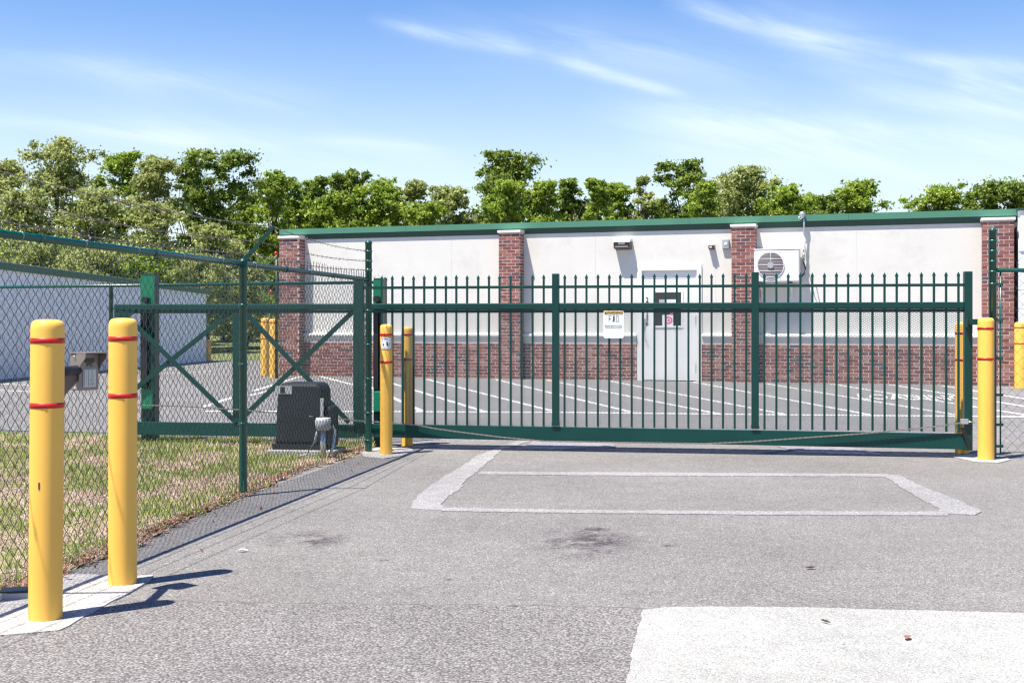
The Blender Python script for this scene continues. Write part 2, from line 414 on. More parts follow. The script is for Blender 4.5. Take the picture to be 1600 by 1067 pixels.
# one asphalt sheet for driveway and lot
sheet('asphalt_driveway', [(-30, -8), (40, -8), (40, 13.3), (-30, 13.3)], 0, ASPH, 'grey weathered asphalt driveway in front of the gate')
sheet('parking_lot', [(-30, 13.3), (40, 13.3), (40, 46), (2, 46), (-9, 43.5), (-30, 45)], 0, LOTM, 'asphalt parking lot behind the gate')
verge_poly = rough(EDGE, .03, .12, 3, closed=False)+[(-1.6, backY(-1.6)-.05), (-12, backY(-12)-.05), (-12, 4)]
sheet('grass_verge', verge_poly, .012, TURF, 'strip of patchy turf behind the chain link fence')
pad = [gp(x, y) for x, y in [(-80, 930), (0, 928), (60, 905), (97, 899), (140, 899), (170, 901), (215, 901), (240, 900), (222, 916), (198, 930), (175, 941), (150, 956), (130, 966), (108, 980), (92, 987), (50, 991), (0, 995), (-80, 1002)]]
sheet('concrete_pad', rough(pad, .008, .1, 5), .009, PADM, 'light concrete pad under the two keypad bollards')
sheet('concrete_pad', rough([gp(x, y) for x, y in [(568, 714), (600, 717), (628, 713), (648, 706), (640, 699), (600, 697), (560, 704)]], .01, .1, 6), .008, PADM, 'small concrete footing at the gate post')
sheet('concrete_pad', rough([gp(x, y) for x, y in [(1488, 714), (1520, 722), (1560, 724), (1580, 719), (1560, 713), (1520, 711)]], .01, .1, 7), .008, CONC, 'small concrete footing under the right bollard')
slab = [gp(x, y) for x, y in [(1005, 955), (1040, 951), (1120, 950), (1260, 951), (1400, 955), (1600, 960), (1800, 964), (1800, 1300), (900, 1300), (978, 1075), (992, 1000), (1000, 975)]]
sheet('concrete_slab', rough(slab, .006, .05, 8), .009, CONC, 'white concrete slab in the lower right foreground')
cz = [gp(x, y) for x, y in [(-900, 930), (262, 940), (420, 945), (620, 947), (820, 948), (1006, 953), (1020, 1300), (-900, 1300)]]
sheet('coarse_asphalt', rough(cz, .006, .07, 9), .004, ASPH_C, 'coarser asphalt patch across the foreground')
# crack along the joint
cr = rough([gp(x, y) for x, y in [(250, 939.5), (420, 944.5), (620, 946.5), (820, 947.5), (1006, 952.5)]], .008, .04, 10, closed=False)
rg = random.Random(3)
b = MB()
top = []; bot = []
for x, y in cr:
    w = rg.uniform(.001, .006); top.append((x, y+w, .0085)); bot.append((x, y-w, .0085))
b.add(top+bot, [(i, i+1, i+1+len(cr), i+len(cr)) for i in range(len(cr)-1)])
tag(b.obj('asphalt_joint', CRACK), 'dark cracked joint between old and coarse asphalt', kind='structure')
# detector loop sealant
def strip(name, poly, z, m, label, seed=0): return sheet(name, rough([gp(x, y) for x, y in poly], .012, .09, seed), z, m, label)
strip('loop_sealant', [(812, 688), (833, 688), (785, 703), (748, 735), (728, 750), (719, 765), (700, 775), (688, 788), (694, 797), (662, 796), (640, 794), (645, 785), (664, 765), (690, 747), (720, 730), (745, 712)], .004, SEAL, 'wide pale sealant strip on the left of the loop', 21)
strip('loop_sealant', [(752, 737), (1000, 738.5), (1388, 741), (1390, 745), (1000, 743.5), (745, 741.5)], .005, SEAL, 'thin pale sealant line nearer the gate', 22)
strip('loop_sealant', [(690, 794), (900, 797), (1200, 799.5), (1478, 800), (1482, 806), (1200, 805), (900, 802), (690, 799)], .006, SEAL, 'long pale sealant line nearest the camera', 23)
strip('loop_sealant', [(1378, 742), (1404, 743), (1440, 760), (1500, 784), (1534, 800), (1524, 805), (1468, 803), (1466, 794), (1430, 776)], .007, SEAL, 'slanted sealant strip on the right of the loop', 24)
strip('loop_sealant', [(835, 688), (958, 690), (962, 700), (900, 703), (815, 703)], .009, GATE_GREY, 'grey patch painting the gate mesh shadow under the middle of the gate', 25)  # pale shadow of gate mesh and pickets, put into the ground colour
strip('loop_sealant', [(1215, 698), (1330, 700), (1385, 712), (1250, 708)], .009, GATE_GREY, 'grey patch under the right of the gate', 26)

# parking lines
def pline(x0, y0, x1, y1, w=.10, label='white parking stripe'):
    a = Vector(gp(x0, y0)); b_ = Vector(gp(x1, y1)); d = (b_-a).normalized(); n = Vector((-d.y, d.x))*w/2
    z = .004
    o = sheet('parking_stripe', [tuple(a-n), tuple(b_-n), tuple(b_+n), tuple(a+n)], z, LINEM, label)
    return o
for s in [(560, 583, 760, 644), (560, 596, 660, 643), (666, 592.5, 862, 642), (774, 593, 987, 644), (853, 593.5, 1124, 647), (951, 595, 1229, 648),
          (1083, 597, 1369, 650), (1194, 599, 1492, 648), (1299, 600, 1700, 664), (1390, 601, 1700, 651), (1471, 602.5, 1700, 639),
          (318, 636, 362, 621), (396, 611, 470, 588), (500, 588, 570, 606), (390, 618, 440, 606), (0, 600, 48, 602), (0, 610, 70, 613), (220, 585, 330, 580)]:
    pline(*s, label='white diagonal stripe painted on the lot')
b = MB()
b.add([(*gp(320, 642.5), .0085), (*gp(614, 642.8), .0085), (*gp(900, 644.2), .0085), (*gp(1200, 647.6), .0085), (*gp(1750, 652), .0085),
       (*gp(1750, 654), .0085), (*gp(1200, 649.3), .0085), (*gp(900, 645.9), .0085), (*gp(614, 644.5), .0085), (*gp(320, 644.2), .0085)],
      [(0, 9, 8, 1), (1, 8, 7, 2), (2, 7, 6, 3), (3, 6, 5, 4)])
tag(b.obj('parking_stripe', LINEM), 'long white stripe running behind the gate', kind='structure')

def text_mesh(txt, size, m, name='lettering', align='CENTER', parent=None, extrude=.0, bold=0):
    c = bpy.data.curves.new(name, 'FONT'); c.body = txt; c.size = size; c.align_x = align; c.align_y = 'CENTER'; c.extrude = extrude
    c.resolution_u = 2; c.offset = bold; c.fill_mode = 'FRONT' if not extrude else 'FULL'
    to = bpy.data.objects.new(name, c); COL.objects.link(to)
    me = bpy.data.meshes.new_from_object(to.evaluated_get(bpy.context.evaluated_depsgraph_get()))
    bpy.data.objects.remove(to); me.materials.clear(); me.materials.append(m)
    return link(bpy.data.objects.new(name, me), parent)
t = text_mesh('LOADING', 1, LINEM, 'painted_word', bold=.02)
t.location = (*gp(1425, 622), .0125); t.scale = (.42, 2.2, 1); t.rotation_euler = (0, 0, R(-14))
tag(t, 'white painted word on the lot behind the gate', kind='structure')

# ------------------------------------------------------------------ main building
BO = Vector((0, 0)); BA = Vector((16, -5.2)).normalized(); BN = Vector((-BA.y, BA.x)); BANG = math.atan2(BA.y, BA.x)
_k = (435-CX)/F; _p = Vector((-5.64, 30.4)); _s = (_k*_p.y-_p.x)/(BA.x-_k*BA.y); BO = _p+BA*_s
def bu(x, v=0.0):
    k = (x-CX)/F; o = BO+BN*v; return (k*o.y-o.x)/(BA.x-k*BA.y)
def bz(y, u, v=0.0):
    p = BO+BA*u+BN*v; return zat(y, p.y)
bld = thing('storage_building', 'long white stucco building with brick pillars and green fascia behind the gate', 'building', (BO.x, BO.y, 0), BANG)
WV = .34                                        # wall plane behind the pillar faces
UE = bu(1587)
door_u0, door_u1 = bu(1003, WV), bu(1089, WV); door_z1 = bz(423, door_u0, WV)
# wall with door opening
b = MB()
for (a, c, z0, z1) in [(0.02, door_u0, 0, 3.55), (door_u1, UE-.02, 0, 3.55), (door_u0, door_u1, door_z1, 3.55)]:
    b.box(a, c, WV, WV+.25, z0, z1)
b.obj('wall', STUC, bld)
MB().box(.02, .27, WV+.25, 9, 0, 3.55).obj('wall', STUC, bld)
MB().box(UE-.27, UE-.02, WV+.25, 9, 0, 3.55).obj('wall', STUC, bld)
MB().box(.02, UE-.02, 9, 9.25, 0, 3.3).obj('wall', STUC, bld)
# control joints (shallow dark recess strips set proud by 2 mm as sealant beads)
for x in (705, 930, 1118, 1338):
    u = bu(x, WV); MB().box(u-.006, u+.006, WV-.003, WV, 1.12, 3.49).obj('joint_sealant', mat('joint_grey', (.6, .59, .58), .8), bld)
# low sloped metal roof
MB().hexa([(-.1, WV-.02, 3.74), (UE+.1, WV-.02, 3.74), (-.1, 9.4, 3.45), (UE+.1, 9.4, 3.45), (-.1, WV-.02, 3.765), (UE+.1, WV-.02, 3.765), (-.1, 9.4, 3.48), (UE+.1, 9.4, 3.48)]).obj('roof', ROOF, bld)
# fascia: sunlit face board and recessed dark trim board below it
nseg = 5
for i in range(nseg):
    a = -.12+(UE+.26)*i/nseg; c = -.12+(UE+.26)*(i+1)/nseg-.004
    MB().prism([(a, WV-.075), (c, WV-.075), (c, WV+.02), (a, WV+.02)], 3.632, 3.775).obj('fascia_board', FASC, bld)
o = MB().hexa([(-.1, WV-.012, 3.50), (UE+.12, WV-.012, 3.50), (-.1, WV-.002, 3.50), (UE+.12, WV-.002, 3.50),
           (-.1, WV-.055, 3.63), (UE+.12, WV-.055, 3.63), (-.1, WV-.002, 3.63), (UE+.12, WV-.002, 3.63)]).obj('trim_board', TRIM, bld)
# white sill band over the brick base
def cut(a, c):                                  # skip the door
    out = []
    if a < door_u0-.12: out.append((a, min(c, door_u0-.12)))
    if c > door_u1+.12: out.append((max(a, door_u1+.12), c))
    return [(p, q) for p, q in out if q-p > .02]
PX = [(436, 473), (779, 812), (1143.5, 1179), (1543, 1586)]
PU = []
for x0, x1 in PX:
    a = bu((x0+x1)/2); PU.append((a-.262, a+.262))
PU[-1] = (UE-.03-.62, UE-.03); PU[0] = (.02, .58)
bays = [(PU[i][1], PU[i+1][0]) for i in range(3)]
for a, c in bays:
    for p, q in cut(a+.002, c-.002):
        MB().hexa([(p, WV-.10, 1.035), (q, WV-.10, 1.035), (p, WV-.001, 1.035), (q, WV-.001, 1.035), (p, WV-.10, 1.075), (q, WV-.10, 1.075), (p, WV-.001, 1.11), (q, WV-.001, 1.11)]).obj('sill', WHITE, bld)
        MB().box(p, q, WV-.045, WV-.001, .885, 1.033).obj('sill_band', STUC, bld)

# brickwork
CR = .0775; BL = .199; BH = .0615; J = .0135
bricks = []          # (owner key, u0, u1, v0, v1, z0)
pill = []
for i, (a, c) in enumerate(PU):
    po = MB().box(a+.004, c-.004, .004, WV-.001, 0, 3.515).obj('pillar', MORTAR, bld); pill.append(po)
    cap = MB().prism([(a-.03, -.03), (c+.03, -.03), (c+.03, WV-.014), (a-.03, WV-.014)], 3.517, 3.575).obj('cap', WHITE, po, bevel=.008)
    wd = c-a
    for r in range(45):
        z0 = .015+r*CR
        offs = 0 if r % 2 else -(BL+J)/2
        u = a+offs
        while u < c-.01:
            u0 = max(a, u); u1 = min(c, u+BL)
            if u1-u0 > .03: bricks.append((i, u0, u1, 0, .06, z0))
            u += BL+J
        # return sides
        v = .07 if r % 2 else .07-(BL+J)/2
        while v < WV-.03:
            v0 = max(.065, v); v1 = min(WV-.004, v+BL)
            if v1-v0 > .03:
                bricks.append((i, c-.06, c, v0, v1, z0)); bricks.append((i, a, a+.06, v0, v1, z0))
            v += BL+J
base_walls = []
for a, c in bays:
    for p, q in cut(a+.002, c-.002):
        bo = MB().box(p, q, WV-.056, WV-.001, 0, .883).obj('brick_base', MORTAR, bld); base_walls.append(bo); k = 100+len(base_walls)-1
        for r in range(11):
            z0 = .015+r*CR; u = p-(0 if r % 2 else (BL+J)/2)
            while u < q-.01:
                u0 = max(p, u); u1 = min(q, u+BL)
                if u1-u0 > .03: bricks.append((k, u0, u1, WV-.06, WV-.03, z0))
                u += BL+J
def owner(k): return base_walls[k-100] if k >= 100 else pill[k]
def bdist(bk): p = BO+BA*bk[1]; return p.length-(3 if bk[0] >= 2 and bk[0] < 100 and bk[4] <= .07 else 0)+(0 if bk[2]-bk[1] > .15 else 4)
bricks.sort(key=bdist)
rb = random.Random(12)
cache = {}
joined = {}
def bcol(): return rb.choices(range(6), (30, 22, 14, 20, 10, 6))[0]
for n, (k, u0, u1, v0, v1, z0) in enumerate(bricks):
    dv = rb.uniform(-.002, .002); m = bcol()
    if n < 290:
        key = (round(u1-u0, 3), round(v1-v0, 3), m)
        if key not in cache:
            cache[key] = MB().box(0, u1-u0, 0, v1-v0, 0, BH).mesh('brick', BRK[m])
        o = bpy.data.objects.new('brick', cache[key]); link(o, owner(k)); o.location = (u0, v0+(dv if v0 < .06 or k >= 100 else 0), z0)
    else:
        joined.setdefault(1, MB()).box(u0, u1, v0+(dv if v0 < .06 or k >= 100 else 0), v1, z0, z0+BH, mi=m)
o = joined[1].obj('bricks', BRK, bld); o['kind'] = 'stuff'

# door
dr = thing  # alias unused
zt = door_z1
leaf = MB().box(door_u0+.03, door_u1-.03, WV+.02, WV+.065, .01, zt-.20).obj('door', WHITE, bld)
MB().box(door_u0+.03, door_u1-.03, WV+.022, WV+.06, zt-.19, zt-.03).obj('transom_panel', WHITE, bld)
fr = MB()
fr.box(door_u0-.11, door_u0, WV-.035, WV-.001, 0, zt+.13); fr.box(door_u1, door_u1+.11, WV-.035, WV-.001, 0, zt+.13); fr.box(door_u0, door_u1, WV-.035, WV-.001, zt, zt+.13)
fr.obj('door_surround', WHITE, bld)
fr = MB(); fr.box(door_u0, door_u0+.028, WV+.01, WV+.2, 0, zt-.001); fr.box(door_u1-.028, door_u1, WV+.01, WV+.2, 0, zt-.001); fr.box(door_u0+.028, door_u1-.028, WV+.01, WV+.2, zt-.028, zt-.001)
fr.obj('door_frame', WHITE, bld)
MB().box(door_u0+.03, door_u1-.03, WV-.04, WV+.2, 0, .02).obj('threshold', BLACK, bld)
DV = WV+.02
wu0, wu1 = bu(1023.5, DV), bu(1064.5, DV); wz0, wz1 = bz(509, wu0, DV), bz(457, wu0, DV)
MB().box(wu0, wu1, DV-.006, DV-.001, wz0, wz1).obj('window_pane', GLASS, leaf)
f = MB(); f.box(wu0-.04, wu0, DV-.018, DV-.001, wz0-.04, wz1+.04); f.box(wu1, wu1+.04, DV-.018, DV-.001, wz0-.04, wz1+.04)
f.box(wu0, wu1, DV-.018, DV-.001, wz0-.04, wz0); f.box(wu0, wu1, DV-.018, DV-.001, wz1, wz1+.04); f.obj('window_frame', WHITE, leaf)
def paper(x0, x1, y0, y1, m, nm='notice'):
    a, c = bu(x0, DV), bu(x1, DV); return MB().box(a, c, DV-.011, DV-.008, bz(y1, a, DV), bz(y0, a, DV)).obj(nm, m, leaf)
paper(1041, 1057, 468, 480, PAPER); paper(1035, 1052, 492, 509, PAPER); paper(1030, 1040, 468, 474, GREYP)
def ring(cx, cy, r0, r1, v, m, nm, parent, n=20, a0=0, a1=360):
    b = MB(); vs = []
    for i in range(n+1):
        t = R(a0+(a1-a0)*i/n); vs += [(cx+r0*math.cos(t), v, cy+r0*math.sin(t)), (cx+r1*math.cos(t), v, cy+r1*math.sin(t))]
    b.add(vs, [(2*i, 2*i+1, 2*i+3, 2*i+2) for i in range(n)]); return b.obj(nm, m, parent)
cu = bu(1045, DV); cz_ = bz(500.5, cu, DV)
ring(cu, cz_, .055, .09, DV-.013, PINK, 'logo', leaf); ring(cu, cz_, .0, .03, DV-.013, PINK, 'logo', leaf)
cu2 = bu(1049, DV); cz2 = bz(488, cu2, DV); ring(cu2, cz2, .02, .05, DV-.013, PINK, 'logo', leaf, a0=-140, a1=90)
for ch, y in (('2', 469), ('1', 487.5), ('2', 496.5), ('6', 505.5)):
    t = text_mesh(ch, .165, INK, 'house_number', parent=leaf, bold=.004); uu = bu(1011.3, DV)
    t.rotation_euler = (R(90), 0, 0); t.location = (uu, DV-.004, bz(y, uu, DV)); t.scale = (.85, 1, 1)
hu = bu(1005, DV)
h = MB().box(hu-.02, hu+.05, DV-.02, DV-.001, bz(514, hu), bz(497, hu)); h.obj('lock_plate', GALV, leaf)
MB().tube([(hu+.01, DV-.02, 1.22), (hu+.01, DV-.07, 1.22), (hu+.02, DV-.07, 1.08), (hu+.06, DV-.05, .95), (hu+.14, DV-.02, .86)], .009, 6).obj('handle', GALV, leaf)
for y in (500, 575):
    hx = bu(1086, DV); MB().box(hx-.0, hx+.03, DV-.02, DV-.001, bz(y+7, hx), bz(y-7, hx)).obj('hinge', GALV, leaf)
# number of small things on the wall: each its own thing
def wallthing(name, label, cat, x, y, v=WV):
    u = bu(x, v); p = BO+BA*u+BN*v
    return thing(name, label, cat, (p.x, p.y, zat(y, p.y)), BANG)
t = wallthing('wall_pack_light', 'large bronze wall light fixture high above the door, left side', 'wall light', 974.5, 382)
MB().hexa([(-.19, -.22, -.10), (.19, -.22, -.10), (-.19, -.003, -.13), (.19, -.003, -.13), (-.19, -.24, .04), (.19, -.24, .04), (-.19, -.003, .06), (.19, -.003, .06)]).obj('housing', BRONZE, t)
MB().hexa([(-.2, -.26, .042), (.2, -.26, .042), (-.2, -.003, .062), (.2, -.003, .062), (-.2, -.20, .10), (.2, -.20, .10), (-.2, -.003, .14), (.2, -.003, .14)]).obj('hood', WHITE, t)
MB().box(-.08, .08, -.245, -.236, -.01, .03).obj('lens', LENS, t)
MB().box(-.15, .15, -.235, -.228, -.075, -.055).obj('trim', GREYP, t)
t = wallthing('small_wall_light', 'small bronze light fixture above the right door corner', 'wall light', 1112, 386)
MB().hexa([(-.055, -.13, -.05), (.055, -.13, -.05), (-.06, -.003, -.06), (.06, -.003, -.06), (-.055, -.15, .02), (.055, -.15, .02), (-.06, -.003, .03), (.06, -.003, .03)]).obj('housing', BRONZE, t)
MB().box(-.03, .03, -.155, -.135, -.03, .012).obj('lens', LENS, t); MB().box(-.07, .07, -.16, -.003, .031, .055).obj('hood', WHITE, t)
t = wallthing('meter_box', 'small grey electrical box beside the brick pillar top', 'electrical box', 1134.5, 382)
MB().box(-.08, .08, -.07, -.003, -.115, .115).obj('box', GREYP, t, bevel=.01); MB().box(-.06, .06, -.078, -.071, -.09, .09).obj('cover_plate', GALV, t)
MB().box(-.03, .035, -.09, -.079, -.015, .04).obj('switch', WHITE, t)
# air conditioner
t = wallthing('air_conditioner', 'white outdoor air conditioner unit mounted on the wall beside the pillar', 'air conditioner', 1216, 417)
aw = bu(1252, WV)-bu(1182, WV)
MB().box(-aw/2, aw/2, -.40, -.06, -.36, .36).obj('casing', WHITE, t, bevel=.03)
MB().box(-aw/2-.005, aw/2+.005, -.405, -.055, .362, .385).obj('lid', WHITE, t, bevel=.008)
fcx = -.13
b = MB(); vs = []
n = 36
b.lathe([(.285, 0), (.31, .012), (.31, .0)], n); g = b.obj('fan_ring', WHITE, t); g.rotation_euler = (R(90), 0, 0); g.location = (fcx, -.402, .02)
b = MB(); b.add([(.283*math.cos(2*math.pi*i/n), -.004, .283*math.sin(2*math.pi*i/n)) for i in range(n)], [tuple(range(n))]); g = b.obj('fan_opening', FAN, t); g.location = (fcx, -.402, .02)
b = MB()
for i in range(-8, 9):
    zz = i*.033; hw = math.sqrt(max(0, .28**2-zz*zz)); b.tube([(fcx-hw, -.412, .02+zz), (fcx+hw, -.412, .02+zz)], .0013 if i % 4 else .0055, 4)
for i in range(0, 1):
    xx = i*.11; hh = math.sqrt(.28**2-xx*xx); b.tube([(fcx+xx, -.414, .02-hh), (fcx+xx, -.414, .02+hh)], .0025, 4)
g = b.obj('fan_grille', WHITE, t); g['kind'] = 'stuff'
g = MB().tube([(0, 0, 0), (0, -.03, 0)], .07, 16).obj('fan_hub', GREYP, t); g.location = (fcx, -.402, .02)
MB().box(aw/2-.42, aw/2-.412, -.403, -.4005, -.33, .33).obj('seam', GREYP, t)
for s in (-.36, .30):
    b = MB(); b.box(s-.02, s+.02, -.42, -.003, -.43, -.40); b.box(s-.02, s+.02, -.04, -.003, -.72, -.40)
    b.tube([(s, -.34, -.42), (s, -.03, -.68)], .012, 6); b.obj('bracket', WHITE, t)
    MB().box(s-.05, s+.05, -.43, -.36, -.398, -.365).obj('foot', BLACK, t)
# mast with cable beside the unit
t = wallthing('service_mast', 'thin metal conduit mast rising past the roof edge beside the air conditioner', 'conduit', 1257, 400)
zr = lambda y: zat(y, (BO+BA*bu(1257, WV)).y+.3)-t.location.z
MB().tube([(0, -.11, zr(408)), (0, -.11, zr(372)), (0, -.13, zr(352)), (0, -.13, zr(338))], .022, 8).obj('pipe', GALV, t)
MB().lathe([(.0, zr(331)), (.05, zr(332)), (.075, zr(336)), (.05, zr(340)), (.022, zr(340))], 12, (-.04, -.13)).obj('weatherhead', GALV, t)
MB().tube([(-.06, -.12, zr(336)), (-.12, -.16, zr(341)), (-.08, -.17, zr(343)), (0, -.16, zr(340))], .01, 6).obj('drip_loop', WHITE, t)
MB().tube([(0, -.11, zr(372)), (-.02, -.12, zr(380)), (.01, -.10, zr(392)), (-.02, -.11, zr(404))], .03, 8).obj('insulation', WHITE, t)
MB().tube([(-.02, -.11, zr(406)), (-.01, -.14, zr(410)), (.03, -.12, zr(420)), (.0, -.12, zr(428)), (-.07, -.1, zr(433)), (-.12, -.1, zr(436))], .018, 8).obj('cable', BLACK, t)
MB().tube([(.01, -.35, zr(370)), (.02, -.45, zr(375)), (.05, -.43, zr(392)), (.02, -.3, zr(400)), (0, -.13, zr(396))], .012, 6).obj('cable', WHITE, t)

# ------------------------------------------------------------------ left low building
def sideb():
    a = Vector(gp(-330, 612)); c = Vector((-11.05, 43.0)); a = Vector((-16.2, 25.0)); a0 = Vector(gp(0, 593)); d = (c-a0).normalized(); a = a0-d*7
    L = (c-a).length; ang = math.atan2(d.y, d.x)
    t = thing('low_metal_building', 'low pale metal storage building with green roof edge on the left', 'building', (a.x, a.y, 0), ang)
    nv = 1
    h0, h1 = 2.72, 2.42
    hz = lambda s: h0+(h1-h0)*s/L if s > 7 else h0
    h0b = 2.66+7*.02
    def top(s): return 2.63-(s-7)*(2.63-2.42)/(L-7)
    # wall panels one by one, with a raised seam between
    k = int(L/.6); st = L/k
    for i in range(k):
        s0 = i*st; s1 = s0+st-.012
        MB().hexa([(s0, 0, 0), (s1, 0, 0), (s0, .1, 0), (s1, .1, 0), (s0, 0, top(s0)), (s1, 0, top(s1)), (s0, .1, top(s0)), (s1, .1, top(s1))]).obj('wall_panel', SIDING, t)
    MB().box(0, L, .012, .09, 0, 2.3).obj('wall_core', GREYP, t)
    MB().hexa([(L, 0.001, 0), (L+.02, 0.001, 0), (L, 8, 0), (L+.02, 8, 0), (L, .001, top(L)), (L+.02, .001, top(L)), (L, 8, top(L)), (L+.02, 8, top(L))]).obj('end_wall', SIDING, t)
    MB().hexa([(-.1, -.08, top(0)+.002), (L+.15, -.08, top(L)+.002), (-.1, .12, top(0)+.002), (L+.15, .12, top(L)+.002), (-.1, -.12, top(0)+.17), (L+.15, -.12, top(L)+.15), (-.1, .12, top(0)+.17), (L+.15, .12, top(L)+.15)]).obj('fascia_board', FASC_L, t)
    MB().hexa([(-.1, -.1, top(0)+.172), (L+.15, -.1, top(L)+.152), (-.1, 8, top(0)+.5), (L+.15, 8, top(L)+.48), (-.1, -.1, top(0)+.19), (L+.15, -.1, top(L)+.17), (-.1, 8, top(0)+.52), (L+.15, 8, top(L)+.5)]).obj('roof', ROOF, t)
FASC_L = mat('dark_green_fascia', (.03, .12, .085), .5)
sideb()
# building at the right edge
def rightb():
    t = thing('white_side_building', 'pale ribbed metal and white block building cut off at the right edge', 'building', (*(BO+BA*(UE+.06)+BN*.1), 0), BANG)
    hb = 2.86; zt = 3.72
    for i in range(14):
        for r in range(7):
            MB().box(i*.62+(0 if r % 2 else -.0), i*.62+.612, 0, .2, r*.41, r*.41+.402).obj('block', SIDING_W, t) if (i < 3) else None
    MB().box(3*.62, 9, 0, .2, 0, hb).obj('wall', SIDING_W, t)
    for i in range(44):
        s = i*.2; MB().prism([(s, 0), (s+.05, -.025), (s+.1, -.025), (s+.15, 0), (s+.2, 0), (s+.2, .15), (s, .15)], hb+.005, zt-.0).obj('siding_rib', SIDING, t) if i < 12 else None
    MB().box(2.4, 9, 0, .15, hb+.005, zt).obj('siding', SIDING, t)
    MB().box(-.03, 9, -.06, .2, zt+.002, zt+.05).obj('roof_edge', TRIM, t)
    MB().hexa([(0, .2, zt-.1), (9, .2, zt-.1), (0, 8, zt-.3), (9, 8, zt-.3), (0, .2, zt), (9, .2, zt), (0, 8, zt-.2), (9, 8, zt-.2)]).obj('roof', ROOF, t)
    MB().box(0, .1, .2, 8, 0, zt-.3).obj('wall', SIDING_W, t)
rightb()

# ------------------------------------------------------------------ bollards
def bollard(label, x, y, h, r, stripes=(1.232, .948), group='yellow bollards', lean=0):
    X, Y = gp(x, y)
    t = thing('bollard', label, 'bollard', (X, Y, 0), 0, group)
    n = 28
    prof = [(r*1.0, .004), (r, h-.045), (r*.985, h-.028), (r*.93, h-.013), (r*.80, h-.003), (r*.5, h+.002), (.001, h+.003)]
    MB().lathe(prof, n).obj('cover', YEL, t)
    for z in stripes:
        MB().lathe([(r+.0005, z-.0115), (r+.0022, z-.011), (r+.0022, z+.011), (r+.0005, z+.0115)], n).obj('red_stripe', RED, t)
    MB().lathe([(r*.93, 0), (r*.93, .006)], n).obj('pipe_base', BLACK, t)
    t.rotation_euler = (0, lean, 0)
    return t
bollard('nearest yellow bollard, far left, carrying the keypad arm', 71, 968, 1.323, .0715, lean=R(.45))
bollard('yellow bollard just right of the keypad on the concrete pad', 191.5, 913, 1.333, .0695, lean=R(.1))
_t = bpy.data.objects['bollard']; MB().box(-.008, -.001, -.0730, -.0705, .585, .615).obj('scuff_mark', BRONZE, _t)
bg1 = bollard('slim yellow bollard with camera notice in front of the left gate post', 603.5, 710, 1.306, .062, (1.205, .93))
bollard('yellow bollard behind the left end of the gate', 636, 696.5, 1.28, .062, (1.20, .93))
bollard('yellow bollard in front of the right gate post', 1540.5, 718.5, 1.37, .076, (1.268, .975))
bollard('yellow bollard hidden behind the right gate upright', 1503, 708, 1.33, .068, (1.22, .95))
bollard('left yellow bollard of the pair beside the first brick pillar', 414, 587, 1.48, .11, (1.38, .95))
bollard('right yellow bollard of the pair beside the first brick pillar', 428, 590.5, 1.45, .11, (1.36, .95))
bollard('yellow bollard at the right building corner behind the fence', 1595, 606.5, 1.36, .125, (1.25, .92))
bollard('small far yellow bollard at the end of the low building', 326, 564, .78, .09, (.68,))
# notice on the slim bollard
r0 = .0635
def curved(a0, a1, z0, z1, r, m, nm, par, n=8):
    b = MB(); vs = []
    for i in range(n+1):
        a = R(a0+(a1-a0)*i/n); vs += [(r*math.sin(a), -r*math.cos(a), z0), (r*math.sin(a), -r*math.cos(a), z1)]
    b.add(vs, [(2*i, 2*i+2, 2*i+3, 2*i+1) for i in range(n)], True); return b.obj(nm, m, par)
st = curved(-48, 62, 1.055, 1.185, r0+.0006, RED, 'notice', bg1)
curved(-42, 56, 1.062, 1.178, r0+.0012, SIGNW, 'face', st)
for (a0, a1, z0, z1, m) in [(-34, -20, 1.160, 1.166, INK), (-16, 22, 1.160, 1.167, INK), (-34, 44, 1.146, 1.150, INK), (-28, -14, 1.098, 1.112, INK),
                            (8, 20, 1.095, 1.13, INK), (20, 26, 1.09, 1.11, INK), (34, 42, 1.10, 1.125, PRINTGREY), (-34, -22, 1.074, 1.08, INK), (-14, 46, 1.074, 1.079, PRINTGREY), (14, 18, 1.128, 1.136, INK)]:
    curved(a0, a1, z0, z1, r0+.0018, m, 'print', st, 3)

# ------------------------------------------------------------------ keypad on its arm
bx, by = gp(71, 968)
kx, ky = (139-CX)/F*5.66, 5.66
kp = thing('keypad', 'taupe metal entry keypad with hood on a black arm between the two front bollards', 'keypad', (kx, ky, zat(581, 5.66)), R(55)); kp.scale = (1.06, 1.06, 1.06)
hw, hh, hd = .052, .082, .065
MB().box(-hw, hw, 0, hd, -hh, hh).obj('housing', TAUPE, kp, bevel=.004)
hood = MB()
hood.box(-hw-.004, hw+.004, -.055, hd, hh+.001, hh+.006)
pl = [(-.055, hh), (hd*.2, hh), (hd*.2, -hh*.2), (-.004, hh*.15), (-.02, hh*.45), (-.05, hh*.75)]
for x0 in (-hw-.004, hw+.001):
    n = len(pl); vs = [(x0, y, z) for y, z in pl]+[(x0+.003, y, z) for y, z in pl]
    hood.add(vs, [tuple(range(n)), tuple(range(n, 2*n))[::-1]]+[(i, (i+1) % n, (i+1) % n+n, i+n) for i in range(n)])
hood.obj('hood', TAUPE, kp)
MB().box(-.022, .026, -.004, -.0005, .042, .062).obj('screen', SCREEN, kp)
kb = MB().box(-.032, .034, -.004, -.0005, -.068, .012).obj('key_plate', TAUPE_L, kp)
for r_ in range(4):
    for c in range(3):
        MB().box(-.026+c*.019, -.012+c*.019, -.008, -.0042, -.007-r_*.018, .006-r_*.018).obj('key', GALV, kb)
for i, ch in enumerate('123456789*0#'):
    t = text_mesh(ch, .011, INK, 'key_print', parent=kb); t.rotation_euler = (R(90), 0, 0)
    t.location = (-.019+(i % 3)*.019, -.0085, -.0005-(i//3)*.018)
